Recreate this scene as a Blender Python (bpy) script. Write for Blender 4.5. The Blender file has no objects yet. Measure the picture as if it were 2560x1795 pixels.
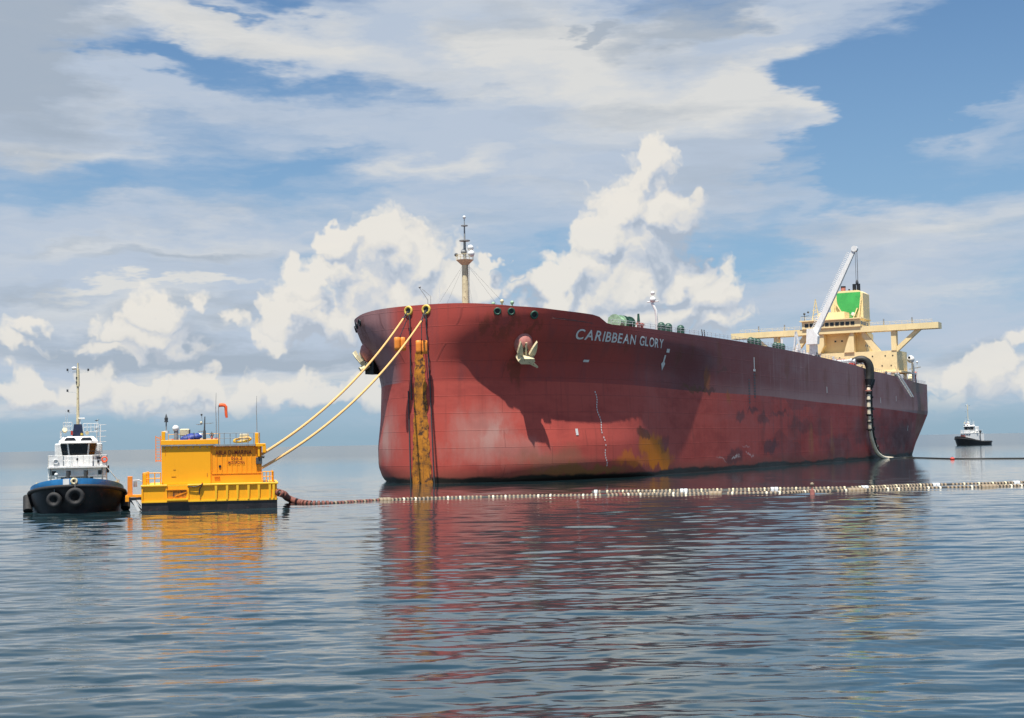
import bpy, math, random
import numpy as np
from mathutils import Vector, Matrix
random.seed(7); np.random.seed(7)
R = math.radians
scene = bpy.context.scene
col = scene.collection

# ------------------------------------------------------------------ camera
CAMH, F = 6.6, 3400.0                      # eye height (m), focal length in photo pixels (2560 wide)
ROLL, PITCH = R(1.08), math.atan(208 / 3400.0)
fw = Vector((0, math.cos(PITCH), math.sin(PITCH)))
r0 = Vector((1, 0, 0)); u0 = r0.cross(fw)
cr = r0 * math.cos(ROLL) - u0 * math.sin(ROLL)
cu = u0 * math.cos(ROLL) + r0 * math.sin(ROLL)
cd = bpy.data.cameras.new("camera"); cam = bpy.data.objects.new("camera", cd); col.objects.link(cam)
cd.sensor_width = 36; cd.lens = 36 * F / 2560; cd.clip_start = .5; cd.clip_end = 60000
m = Matrix((cr, cu, -fw)).transposed().to_4x4(); m.translation = (0, 0, CAMH)
cam.matrix_world = m
scene.camera = cam

# ------------------------------------------------------------------ light and exposure
SUN_EL, SUN_AZ = R(71), R(-161.2)          # azimuth clockwise from +Y
sdir = Vector((math.cos(SUN_EL) * math.sin(SUN_AZ), math.cos(SUN_EL) * math.cos(SUN_AZ), math.sin(SUN_EL)))
sl = bpy.data.lights.new("sun", 'SUN'); sl.energy = 5.0; sl.angle = R(.5); sl.color = (1, .95, .87)
so = bpy.data.objects.new("sun", sl); col.objects.link(so)
so.rotation_euler = sdir.to_track_quat('Z', 'Y').to_euler()
scene.view_settings.view_transform = 'Standard'; scene.view_settings.look = 'None'
scene.view_settings.exposure = 0.6; scene.view_settings.gamma = 1
scene.view_settings.use_curve_mapping = False
try:
    scene.cycles.max_bounces = 6; scene.cycles.use_denoising = True
except Exception: pass

def pray(x, y):                            # photo pixel -> world direction
    return (cr * (x - 1280) / F + cu * (897.5 - y) / F + fw).normalized()
def azel(x, y):
    d = pray(x, y); return math.atan2(d.x, d.y), math.asin(d.z)
def at(x, y, Y):                           # photo pixel -> point on the upright plane at distance Y
    d = pray(x, y); return Vector((0, 0, CAMH)) + d * (Y / d.y)

# ------------------------------------------------------------------ node helper
class NT:
    def __init__(s, tree): s.t = tree; s.n = tree.nodes; s.l = tree.links
    def new(s, typ, **kw):
        n = s.n.new(typ)
        for k, v in kw.items(): setattr(n, k, v)
        return n
    def put(s, sock, v):
        if isinstance(v, bpy.types.NodeSocket): s.l.new(v, sock)
        elif v is not None:
            if hasattr(sock.default_value, '__len__'):
                v = tuple(v) if hasattr(v, '__len__') else (v,) * 3
                if len(sock.default_value) == 4 and len(v) == 3: v = v + (1,)
            sock.default_value = v
    def math(s, op, a, b=None, c=None, clamp=False):
        n = s.new('ShaderNodeMath', operation=op, use_clamp=clamp)
        for i, v in enumerate((a, b, c)):
            if v is not None: s.put(n.inputs[i], v)
        return n.outputs[0]
    def vmath(s, op, a, b=None):
        n = s.new('ShaderNodeVectorMath', operation=op); s.put(n.inputs[0], a)
        if b is not None: s.put(n.inputs[1], b)
        return n.outputs[1] if op in ('LENGTH', 'DOT_PRODUCT') else n.outputs[0]
    def mix(s, f, a, b, blend='MIX'):
        n = s.new('ShaderNodeMix', data_type='RGBA', blend_type=blend)
        s.put(n.inputs[0], f); s.put(n.inputs[6], a); s.put(n.inputs[7], b); return n.outputs[2]
    def sep(s, v):
        n = s.new('ShaderNodeSeparateXYZ'); s.l.new(v, n.inputs[0]); return n.outputs
    def comb(s, x, y, z):
        n = s.new('ShaderNodeCombineXYZ')
        for i, v in enumerate((x, y, z)): s.put(n.inputs[i], v)
        return n.outputs[0]
    def mapr(s, v, a, b, c=0., d=1., smooth=True):
        n = s.new('ShaderNodeMapRange', interpolation_type='SMOOTHSTEP' if smooth else 'LINEAR')
        s.put(n.inputs[0], v)
        for i, q in enumerate((a, b, c, d)): s.put(n.inputs[i + 1], q)
        return n.outputs[0]
    def noise(s, vec, scale=5, detail=4, rough=.5, dist=0., color=False):
        n = s.new('ShaderNodeTexNoise'); s.put(n.inputs['Vector'], vec)
        n.inputs['Scale'].default_value = scale; n.inputs['Detail'].default_value = detail
        n.inputs['Roughness'].default_value = rough; n.inputs['Distortion'].default_value = dist
        return n.outputs['Color' if color else 'Fac']
    def blob(s, vec, x, y, rx, ry, rot=0.):
        m = s.new('ShaderNodeMapping', vector_type='TEXTURE'); s.l.new(vec, m.inputs['Vector'])
        m.inputs['Location'].default_value = (x, y, 0); m.inputs['Rotation'].default_value = (0, 0, rot)
        m.inputs['Scale'].default_value = (rx, ry, 1)
        g = s.new('ShaderNodeTexGradient', gradient_type='SPHERICAL'); s.l.new(m.outputs[0], g.inputs[0])
        return g.outputs['Fac']

# ------------------------------------------------------------------ sky: Nishita air plus clouds placed by bearing and height
K = 2560 / 2296.0
def field(nt, vec, blobs, mode='MAXIMUM'):
    # blobs: (x, y, rx, ry, angle, weight), measured in the photograph, turned into bearings here
    acc = None
    for b in blobs:
        x, y, rx, ry = b[0] * K, b[1] * K, b[2] * K, b[3] * K
        a, e = azel(x, y); w = b[5] if len(b) > 5 else 1.
        f = nt.blob(vec, a, e, rx / F, ry / F, R(b[4] if len(b) > 4 else 0) + ROLL)
        if w != 1.: f = nt.math('MULTIPLY', f, w)
        acc = f if acc is None else nt.math(mode, acc, f)
    return acc

CUM = [  # cumulus heaps
    # big tower right of the mast
    (1480, 370, 130, 90, 0, .75), (1420, 400, 110, 90, 0, .7), (1400, 470, 130, 110), (1500, 480, 120, 105), (1335, 530, 130, 105), (1430, 560, 190, 130),
    (1290, 600, 125, 95), (1240, 635, 95, 70), (1400, 650, 220, 120), (1520, 630, 140, 85), (1580, 660, 115, 100), (1610, 715, 90, 80),
    (1300, 690, 220, 85), (1470, 710, 300, 90), (1200, 650, 70, 52),
    # heap behind the bow
    (860, 560, 160, 110), (930, 590, 150, 120), (900, 660, 260, 150), (790, 540, 90, 66), (1000, 640, 150, 110), (1080, 620, 110, 80, 0, .8),
    (745, 610, 85, 62), (700, 645, 105, 80), (650, 705, 110, 90), (745, 720, 150, 90), (1120, 572, 55, 28),
    # left far heaps, softer
    (345, 690, 110, 80, 0, .8), (310, 745, 130, 75, 0, .75), (440, 690, 80, 50, 0, .65), (70, 735, 70, 55, 0, .8), (385, 780, 130, 40, 0, .75), (60, 790, 110, 45, 0, .7), (240, 790, 110, 40, 0, .7), (520, 740, 110, 60, 0, .6), (600, 760, 120, 50, 0, .6),
    # low bank on the horizon, left and right
    (60, 880, 140, 62, 0, .95), (200, 875, 140, 66, 0, .95), (330, 885, 130, 62, 0, .95), (440, 885, 130, 66, 0, .95), (560, 875, 130, 70, 0, .95), (680, 880, 140, 64, 0, .95), (800, 885, 140, 56, 0, .95),
    (2150, 850, 120, 66, 0, .8), (2250, 840, 120, 66, 0, .8), (2310, 880, 140, 66, 0, .8), (2130, 900, 100, 45, 0, .75), (2420, 870, 130, 66, 0, .8), (2290, 760, 70, 50, 0, .6),
    (-120, 880, 160, 64, 0, .95), (-330, 870, 180, 72), (-600, 880, 220, 72), (2650, 880, 180, 64), (2900, 870, 220, 80)]
VEIL = [(400, 880, 760, 66, 0, 1.5), (2260, 855, 330, 70, 0, 1.3), (180, 650, 620, 190, 0, 1.2),  # soft layered cloud, added; negative = blue gaps
    (60, 120, 300, 330, 0, 1.6), (420, 60, 330, 110, -14, 1.5), (720, 90, 330, 110, -10, 1.4), (1050, 100, 420, 190, 0, 1.5),
    (1330, 130, 350, 170, -10, 1.5), (1750, 40, 500, 110, 12, 1.3), (1500, 220, 420, 160, 8, 1.4), (1640, 240, 190, 150, 10, 1.2),
    (1250, 340, 500, 150, 0, 1.2), (700, 260, 700, 110, -6, 1.2), (1600, 400, 230, 200, 0, 1.3), (1700, 380, 130, 130, 0, 1.), (1350, 420, 300, 110, 0, .9),
    (110, 310, 330, 85, -3, 1.3), (960, 370, 330, 48, 8, 1.3), (350, 200, 250, 60, -10, .8),
    (500, 540, 600, 120, 3, 1.2), (100, 580, 330, 120, 0, 1.3), (250, 690, 500, 100, 0, 1.5), (300, 770, 620, 80, 0, 1.4), (1000, 700, 500, 90, 0, .9), (1900, 640, 420, 130, 0, .7), (2000, 760, 420, 80, 0, 1.0), (700, 430, 700, 60, 0, .5), (330, 640, 420, 60, 3, 1.2), (1100, 480, 300, 110, 0, .8),
    (300, 790, 700, 110, 0, 1.3), (900, 770, 500, 110, 0, .9), (1600, 700, 300, 90, 0, .8),
    (2150, 500, 420, 90, 4, 1.1), (1900, 520, 250, 60, 0, .8), (2020, 620, 400, 100, 4, .9), (2120, 320, 230, 36, 14, .7),
    (2250, 750, 200, 90, 0, .8), (1790, 460, 60, 130, 0, .5), (2200, 245, 130, 20, 20, .35), (560, 390, 110, 20, 12, .4), (1760, 360, 50, 60, 0, .6)]
GAP = [(330, 110, 260, 60, -28, 1.), (560, 180, 330, 46, -12, 1.2), (900, 215, 250, 40, -6, .8), (1950, 230, 420, 150, 22, 1.6), (2200, 120, 300, 130, 15, 1.2),
    (1900, 350, 260, 90, 0, 1.1), (1890, 270, 130, 170, 0, 1.0), (700, 370, 330, 50, 0, .9), (300, 430, 480, 50, 0, .55), (800, 430, 420, 60, 3, .7), (1180, 440, 200, 50, 0, .5),
    (1640, 560, 160, 110, 0, .8), (2100, 420, 400, 45, 6, .8), (500, 25, 60, 26, -20, 1.), (640, 4, 90, 30, 0, .9), (1230, 580, 60, 60, 0, .4), (860, 705, 80, 20, 0, .3)]
WHITE = [(400, 885, 760, 46, 0, .95), (2260, 860, 330, 50, 0, .8), (250, 690, 420, 70, 0, .4), (430, 55, 260, 80, -14, 1.), (720, 100, 280, 85, -10, 1.), (1330, 150, 300, 120, -8, 1.1), (1180, 60, 200, 90, 0, .7), (1650, 190, 190, 90, 10, 1.),
    (1560, 240, 330, 90, 8, .7), (390, 640, 290, 16, 4, 1.3), (110, 350, 300, 40, -3, .7), (960, 370, 300, 36, 8, .8), (2150, 500, 300, 50, 4, .6),
    (1600, 60, 200, 24, 8, .6), (400, 545, 500, 40, 3, .5), (1100, 150, 200, 100, 0, .6), (2230, 640, 200, 40, 4, .4), (1730, 210, 80, 90, 0, .5)]
DARK = [ (60, 170, 230, 260, 0, 1.9), (90, 60, 160, 120, 0, .8), (1330, 92, 80, 26, 15, 2.4), (1530, 55, 190, 62, 18, 1.9), (1250, 75, 40, 22, 0, 1.2), (1120, 30, 150, 60, 0, .6), (1420, 395, 70, 40, -20, .0), (200, 790, 520, 50, 0, 1.5), (420, 700, 260, 30, 4, .9), (120, 660, 200, 26, -4, .8),
    (650, 790, 420, 40, 0, .9), (1450, 235, 260, 40, 6, .5), (400, 560, 260, 18, 5, .8), (140, 545, 120, 14, 0, .5), (1600, 420, 170, 160, 0, .5),
    (2240, 780, 100, 40, 0, .8), (600, 820, 500, 30, 0, 1.3), (200, 455, 240, 40, 0, .4), (900, 930, 900, 40, 0, .3)]

world = bpy.data.worlds.new("World"); scene.world = world; world.use_nodes = True
g = NT(world.node_tree); g.n.clear()
try: world.cycles.sampling_method = 'MANUAL'; world.cycles.sample_map_resolution = 256
except Exception: pass
STR = .1
sky = g.new('ShaderNodeTexSky', sky_type='NISHITA', sun_disc=False)
sky.sun_elevation = SUN_EL; sky.sun_rotation = SUN_AZ % (2 * math.pi); sky.air_density = 1.0; sky.dust_density = .6; sky.ozone_density = 2.
tc = g.new('ShaderNodeTexCoord'); d3 = tc.outputs['Generated']
dx, dy, dz = g.sep(d3)
az = g.math('ARCTAN2', dx, dy); el = g.math('ARCSINE', dz)
ae = g.comb(az, el, 0.)
def n2(vec, scale, detail, rough, color=False, dist=0.):
    n = g.new('ShaderNodeTexNoise', noise_dimensions='2D'); g.put(n.inputs['Vector'], vec)
    n.inputs['Scale'].default_value = scale; n.inputs['Detail'].default_value = detail; n.inputs['Roughness'].default_value = rough; n.inputs['Distortion'].default_value = dist
    return n.outputs['Color' if color else 'Fac']
ds = g.vmath('MULTIPLY', ae, (1, 3.6, 0)); d7 = g.vmath('MULTIPLY', ae, (1, 6.5, 0))
def wob(vec, c_, kx, ky):
    return g.vmath('ADD', vec, g.vmath('MULTIPLY', g.vmath('SUBTRACT', c_, (.5, .5, .5)), (kx, ky, 0)))
warpC = wob(wob(ae, n2(ae, 20, 4, .55, True), .058, .058), n2(ae, 90, 2, .6, True), .010, .010)
swn = n2(ds, 8, 5, .6, True)
warpV2 = wob(ae, n2(ae, 20, 2, .5, True), .058, .058)
warpV = wob(ae, swn, .17, .062)
streak = n2(wob(d7, swn, .06, .10), 7, 6, .62)
soft = n2(wob(ds, swn, .10, .10), 9, 6, .58)
# away from the picture the same cloud cover simply goes on
gen = g.mapr(g.noise(g.vmath('MULTIPLY', d3, (1, 1, 1.6)), 3.0, 3, .6), .42, .65)
out = g.math('MAXIMUM', g.mapr(g.math('ABSOLUTE', az), .36, .52), g.mapr(el, .32, .46))
vf = field(g, warpV, VEIL, 'ADD'); gf = field(g, warpV, GAP, 'ADD')
cov = g.math('SUBTRACT', g.math('MULTIPLY', vf, 1.0), g.math('MULTIPLY', gf, 1.15))
cov = g.math('ADD', cov, g.math('MULTIPLY', g.math('SUBTRACT', streak, .5), 1.25))
cov = g.math('ADD', cov, g.math('MULTIPLY', g.math('SUBTRACT', soft, .5), 1.1))
va = g.mapr(cov, -.62, 1.15)
va = g.math('ADD', g.math('MULTIPLY', va, g.math('SUBTRACT', 1., out)), g.math('MULTIPLY', gen, out))
wf = field(g, warpV, WHITE, 'ADD'); df = field(g, warpV, DARK, 'ADD')
wb = g.math('ADD', g.math('MULTIPLY', wf, 1.15), g.math('MULTIPLY', g.math('SUBTRACT', soft, .50), 1.3), clamp=True)
wb = g.math('MULTIPLY', wb, g.mapr(va, .3, .95))
db = g.math('ADD', g.math('MULTIPLY', df, .95), g.math('MULTIPLY', g.math('SUBTRACT', .5, streak), 1.6), clamp=True)
vcol = g.mix(g.math('MULTIPLY', wb, .9), (.50, .575, .685), (.77, .755, .715))
vcol = g.mix(g.math('MULTIPLY', db, .72), vcol, (.355, .415, .49))
air = g.mix(1., sky.outputs[0], (STR * .64, STR * .90, STR * 1.10), 'MULTIPLY')
air = g.mix(g.mapr(el, .36, .0, 0.12, .80), air, (.32, .49, .66))
c = g.mix(g.math('MULTIPLY', va, .93), air, vcol)
# cumulus, lit from above and behind the camera: two scales of relief
def puff(vec, sc, det, sm=.25):
    v = g.new('ShaderNodeTexVoronoi', feature='SMOOTH_F1', voronoi_dimensions='2D'); g.put(v.inputs['Vector'], vec)
    v.inputs['Scale'].default_value = sc; v.inputs['Detail'].default_value = det; v.inputs['Roughness'].default_value = .6; v.inputs['Smoothness'].default_value = sm
    return g.math('SUBTRACT', .5, v.outputs['Distance'])
def dens(vec): return g.math('ADD', field(g, vec, CUM), g.math('MULTIPLY', puff(vec, 21, 3), .40))
D0 = dens(warpC)
D1 = dens(g.vmath('ADD', warpC, (-.005, .012, 0.)))
F0 = field(g, warpV2, CUM); F1 = field(g, g.vmath('ADD', warpV2, (-.016, .034, 0.)), CUM)
rel = g.math('MULTIPLY', g.math('SUBTRACT', D0, D1), 1.5)
big = g.math('MULTIPLY', g.math('SUBTRACT', F0, F1), .75)
nz_ = g.math('MULTIPLY', g.math('SUBTRACT', n2(warpC, 9, 5, .62), .5), 1.1)
lit = g.math('ADD', g.math('ADD', rel, big), g.math('ADD', nz_, .44))
ramp = g.new('ShaderNodeValToRGB'); g.l.new(lit, ramp.inputs[0]); cre = ramp.color_ramp
cre.elements[0].position = .02; cre.elements[0].color = (.42, .48, .57, 1); cre.elements[1].position = 1.0; cre.elements[1].color = (.87, .825, .745, 1)
for ps, cl in ((.30, (.555, .60, .67, 1)), (.55, (.70, .70, .70, 1)), (.78, (.81, .775, .71, 1))):
    e_ = cre.elements.new(ps); e_.color = cl
ccol = g.mix(g.mapr(el, .13, .02, 0., .35), ramp.outputs[0], (.64, .67, .69))
ca = g.mapr(D0, .05, .33)
ca = g.math('MULTIPLY', ca, g.mapr(el, .012, .032, .15, 1.))
# heaps dissolve into grey air at their feet
c = g.mix(g.math('MULTIPLY', ca, .88), c, ccol)
c = g.mix(g.mapr(el, .034, .002, 0., .75), c, (.28, .42, .52))
bg = g.new('ShaderNodeBackground'); g.l.new(c, bg.inputs[0]); bg.inputs[1].default_value = .66
wo = g.new('ShaderNodeOutputWorld'); g.l.new(bg.outputs[0], wo.inputs[0])

# ------------------------------------------------------------------ materials
def mat(name, color, rough=.5, metal=0., vary=.18, scale=2., rust=0., streak=0., dirt=(.12, .06, .03), bump=0., spec=.5):
    m = bpy.data.materials.new(name); m.use_nodes = True; t = NT(m.node_tree)
    b = m.node_tree.nodes['Principled BSDF']
    tc = t.new('ShaderNodeTexCoord').outputs['Object']
    n1 = t.noise(tc, scale, 6, .6)
    c = t.mix(t.mapr(n1, .3, .7), [x * (1 - vary) for x in color], [min(1, x * (1 + vary * .6)) for x in color])
    if rust:
        n2 = t.noise(tc, scale * 2.3, 8, .7)
        c = t.mix(t.mapr(n2, .62 - rust * .25, .74 - rust * .2), c, dirt)
    if streak:
        sv = t.vmath('MULTIPLY', tc, (2.2, 2.2, .16))
        c = t.mix(t.math('MULTIPLY', t.mapr(t.noise(sv, 1.6, 6, .65), .5, .78), streak), c, dirt)
    t.l.new(c, b.inputs['Base Color'])
    b.inputs['Roughness'].default_value = rough; b.inputs['Metallic'].default_value = metal
    b.inputs['Specular IOR Level'].default_value = spec
    if bump:
        bn = t.new('ShaderNodeBump'); bn.inputs['Strength'].default_value = bump; bn.inputs['Distance'].default_value = .05
        t.l.new(t.noise(tc, scale * 4, 5, .6), bn.inputs['Height']); t.l.new(bn.outputs[0], b.inputs['Normal'])
    return m
M = dict(
    white=mat('white_paint', (.78, .78, .76), .4, vary=.08, rust=.12, streak=.35, dirt=(.42, .32, .24)),
    lightgrey=mat('light_grey_paint', (.62, .64, .64), .45, vary=.12, streak=.4, dirt=(.35, .3, .26)),
    cream=mat('cream_paint', (.88, .70, .37), .5, vary=.08, scale=.3, streak=.25, dirt=(.42, .27, .14)),
    creamshade=mat('buff_mast_paint', (.70, .60, .38), .5, vary=.12, rust=.3, scale=1., streak=.3),
    grey=mat('weathered_grey', (.28, .29, .29), .6, rust=.3),
    darkgrey=mat('dark_grey_steel', (.06, .065, .07), .55, rust=.2),
    black=mat('black_paint', (.012, .013, .016), .45, vary=.4, rust=.1, scale=1.2, dirt=(.05, .03, .025)),
    blackhull=mat('black_hull_paint', (.018, .016, .018), .42, vary=.5, scale=.9, rust=.25, streak=.5, dirt=(.06, .03, .028), bump=.3),
    rubber=mat('black_rubber', (.02, .02, .021), .75, vary=.4, scale=3, bump=.4, dirt=(.05, .045, .04), rust=.2),
    blue=mat('blue_paint', (.035, .23, .52), .38, vary=.15, scale=1.2, streak=.35, dirt=(.05, .09, .15)),
    navy=mat('dark_blue_paint', (.012, .02, .05), .4, vary=.3),
    tarp=mat('blue_tarpaulin', (.015, .04, .25), .5, vary=.4, scale=4, bump=.6),
    green=mat('dark_green_paint', (.02, .075, .05), .5, vary=.4, scale=2, rust=.1),
    palegreen=mat('pale_green_paint', (.30, .45, .30), .5, vary=.3),
    shield=mat('bright_green_paint', (.06, .42, .10), .45, vary=.12, scale=.4),
    yellow=mat('chrome_yellow_paint', (.98, .42, .004), .45, vary=.04, scale=.35, streak=.14, dirt=(.5, .16, .01)),
    yellow2=mat('orange_yellow_paint', (.95, .34, .004), .48, vary=.06, scale=.5, streak=.2, dirt=(.48, .13, .01)),
    yellowedge=mat('bright_yellow_edge_paint', (.90, .50, .02), .4, vary=.06),
    brass=mat('yellow_fairlead_paint', (.72, .52, .10), .4, vary=.15, rust=.2),
    orange=mat('orange_float_skin', (.85, .26, .03), .5, vary=.08, rust=.1, dirt=(.35, .12, .02)),
    orangered=mat('orange_red_fabric', (.9, .12, .03), .7, vary=.1),
    rustp=mat('rusty_orange_plate', (.55, .20, .012), .65, vary=.4, scale=.45, rust=.55, streak=.9, dirt=(.07, .03, .015), bump=.5),
    rope=mat('yellow_rope', (.78, .44, .16), .7, vary=.15, scale=6, bump=.5),
    cable=mat('steel_cable', (.12, .12, .12), .5, .6),
    pink=mat('red_oxide_primer', (.46, .17, .14), .55, vary=.2),
    palehose=mat('pale_hose_skin', (.74, .66, .50), .6, vary=.2, scale=.6, rust=.2, dirt=(.3, .2, .1)),
    hosecream=mat('cream_hose_float', (.28, .215, .145), .7, vary=.3, scale=.35, rust=.25, dirt=(.3, .2, .1)),
    hosered=mat('faded_red_hose_float', (.20, .070, .052), .7, vary=.3, scale=2),
    hoseblack=mat('black_hose_skin', (.02, .02, .018), .6, vary=.4, scale=2),
    red=mat('red_paint', (.55, .05, .03), .5, vary=.2),
    darkred=mat('dark_red_lettering', (.20, .015, .01), .6, vary=.2, scale=6),
    letterwhite=mat('worn_white_lettering', (.70, .69, .66), .6, vary=.15, scale=1.2, rust=.18, dirt=(.3, .16, .14)),
    deckred=mat('red_brown_deck', (.18, .06, .05), .7, vary=.3, rust=.2),
)
def glass():
    m = bpy.data.materials.new('dark_window_glass'); m.use_nodes = True; b = m.node_tree.nodes['Principled BSDF']
    t = NT(m.node_tree); tc = t.new('ShaderNodeTexCoord').outputs['Object']
    t.l.new(t.mix(t.noise(tc, 1.5, 3), (.006, .008, .011), (.022, .024, .026)), b.inputs['Base Color'])
    b.inputs['Roughness'].default_value = .08; return m
M['glass'] = glass()

# ------------------------------------------------------------------ mesh helper
def frame(d):
    d = Vector(d).normalized(); a = Vector((0, 0, 1)) if abs(d.z) < .95 else Vector((1, 0, 0))
    x = d.cross(a).normalized(); return x, x.cross(d).normalized()
class MB:
    def __init__(s): s.v = []; s.f = []; s.sm = []
    def add(s, vs, fs, smooth=False):
        k = len(s.v); s.v += [tuple(v) for v in vs]; s.f += [tuple(i + k for i in f) for f in fs]; s.sm += [smooth] * len(fs); return s
    def box(s, x0, x1, y0, y1, z0, z1, bev=0.):
        if bev <= 0:
            vs = [(x, y, z) for z in (z0, z1) for y in (y0, y1) for x in (x0, x1)]
            return s.add(vs, [(0, 2, 3, 1), (4, 5, 7, 6), (0, 1, 5, 4), (2, 6, 7, 3), (0, 4, 6, 2), (1, 3, 7, 5)])
        b = bev; ring = [(x0 + b, y0), (x1 - b, y0), (x1, y0 + b), (x1, y1 - b), (x1 - b, y1), (x0 + b, y1), (x0, y1 - b), (x0, y0 + b)]
        cx, cy = (x0 + x1) / 2, (y0 + y1) / 2
        def ins(r): return [(x + (b if x < cx else -b) * (1 if abs(x - cx) > 1e-9 else 0), y + (b if y < cy else -b)) for x, y in r]
        R0 = [(*p, z0 + b) for p in ring]; R1 = [(*p, z1 - b) for p in ring]
        T0 = [(*p, z0) for p in ins(ring)]; T1 = [(*p, z1) for p in ins(ring)]
        return s.loft([T0, R0, R1, T1], True, True, True)
    def loft(s, rings, closed=True, cap0=False, cap1=False, smooth=False):
        n = len(rings[0]); vs = [p for r in rings for p in r]; fs = []
        for i in range(len(rings) - 1):
            for j in range(n if closed else n - 1):
                a = i * n + j; b = i * n + (j + 1) % n; fs.append((a, b, b + n, a + n))
        s.add(vs, fs, smooth)
        if cap0: s.add(rings[0], [tuple(range(n))[::-1]])
        if cap1: s.add(rings[-1], [tuple(range(n))])
        return s
    def cyl(s, p0, p1, r0, r1=None, n=12, caps=True, smooth=True):
        r1 = r0 if r1 is None else r1; p0 = Vector(p0); p1 = Vector(p1); x, y = frame(p1 - p0)
        rg = [[p + (x * math.cos(2 * math.pi * i / n) + y * math.sin(2 * math.pi * i / n)) * r for i in range(n)] for p, r in ((p0, r0), (p1, r1))]
        return s.loft(rg, True, caps, caps, smooth)
    def tube(s, pts, r, n=8, caps=True):
        pts = [Vector(p) for p in pts]; rg = []; xp = None
        for i, p in enumerate(pts):
            d = (pts[min(i + 1, len(pts) - 1)] - pts[max(i - 1, 0)]).normalized()
            if xp is None: x, y = frame(d)
            else: x = (xp - d * xp.dot(d)).normalized(); y = x.cross(d)
            xp = x; rr = r[i] if isinstance(r, (list, tuple)) else r
            rg.append([p + (x * math.cos(2 * math.pi * k / n) + y * math.sin(2 * math.pi * k / n)) * rr for k in range(n)])
        return s.loft(rg, True, caps, caps, True)
    def ball(s, c, r, nu=12, nv=8, sc=(1, 1, 1)):
        c = Vector(c); rg = []
        for j in range(nv + 1):
            t = math.pi * j / nv; q = max(math.sin(t), .02)
            rg.append([c + Vector((r * q * math.cos(2 * math.pi * i / nu) * sc[0], r * q * math.sin(2 * math.pi * i / nu) * sc[1], -r * math.cos(t) * sc[2])) for i in range(nu)])
        return s.loft(rg, True, True, True, True)
    def torus(s, c, axis, R_, r, n=20, k=8, sc=1.):
        c = Vector(c); ax = Vector(axis).normalized(); x, y = frame(ax); rg = []
        for i in range(n + 1):
            a = 2 * math.pi * i / n; e = x * math.cos(a) + y * math.sin(a)
            rg.append([c + e * (R_ + r * math.cos(2 * math.pi * j / k)) + ax * r * sc * math.sin(2 * math.pi * j / k) for j in range(k)])
        return s.loft(rg, True, False, False, True)
    def prism(s, pts, ext):               # polygon extruded along a vector
        e = Vector(ext); n = len(pts); a = [Vector(p) for p in pts]; b = [p + e for p in a]
        return s.loft([a, b], True, True, True)
    def bar(s, p0, p1, w, h=None):        # square bar
        h = w if h is None else h; p0 = Vector(p0); p1 = Vector(p1); x, y = frame(p1 - p0)
        rg = [[p + x * a * w / 2 + y * b * h / 2 for a, b in ((-1, -1), (1, -1), (1, 1), (-1, 1))] for p in (p0, p1)]
        return s.loft(rg, True, True, True)
    def build(s, name, m, parent=None, loc=None, **kw):
        me = bpy.data.meshes.new(name); me.from_pydata(s.v, [], s.f)
        me.polygons.foreach_set('use_smooth', s.sm); me.update()
        import bmesh
        bm = bmesh.new(); bm.from_mesh(me); bmesh.ops.recalc_face_normals(bm, faces=bm.faces[:]); bm.to_mesh(me); bm.free()
        o = bpy.data.objects.new(name, me); col.objects.link(o)
        me.materials.append(M[m] if isinstance(m, str) else m)
        if parent: o.parent = parent
        if loc is not None: o.location = loc
        for k, v in kw.items(): o[k] = v
        return o
def thing(name, label, cat, loc=(0, 0, 0), rotz=0., group=None):
    o = bpy.data.objects.new(name, None); col.objects.link(o); o.empty_display_size = .5
    o.location = loc; o.rotation_euler = (0, 0, rotz); o['label'] = label; o['category'] = cat
    if group: o['group'] = group
    return o
def tag(o, label, cat, group=None):
    o['label'] = label; o['category'] = cat
    if group: o['group'] = group
    return o
def share(src, parent, loc=(0, 0, 0), rot=(0, 0, 0), scale=None):
    o = src.copy(); col.objects.link(o); o.parent = parent; o.location = loc; o.rotation_euler = rot
    if scale: o.scale = scale
    return o
def text_mesh(body, size, shear=0., bold=0., spacing=1.):
    cu_ = bpy.data.curves.new('lettering', 'FONT'); cu_.body = body; cu_.size = size; cu_.shear = shear; cu_.offset = bold; cu_.space_character = spacing
    o = bpy.data.objects.new('lettering', cu_); col.objects.link(o); bpy.context.view_layer.update()
    me = bpy.data.meshes.new_from_object(o.evaluated_get(bpy.context.evaluated_depsgraph_get()))
    bpy.data.objects.remove(o); return me

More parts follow.
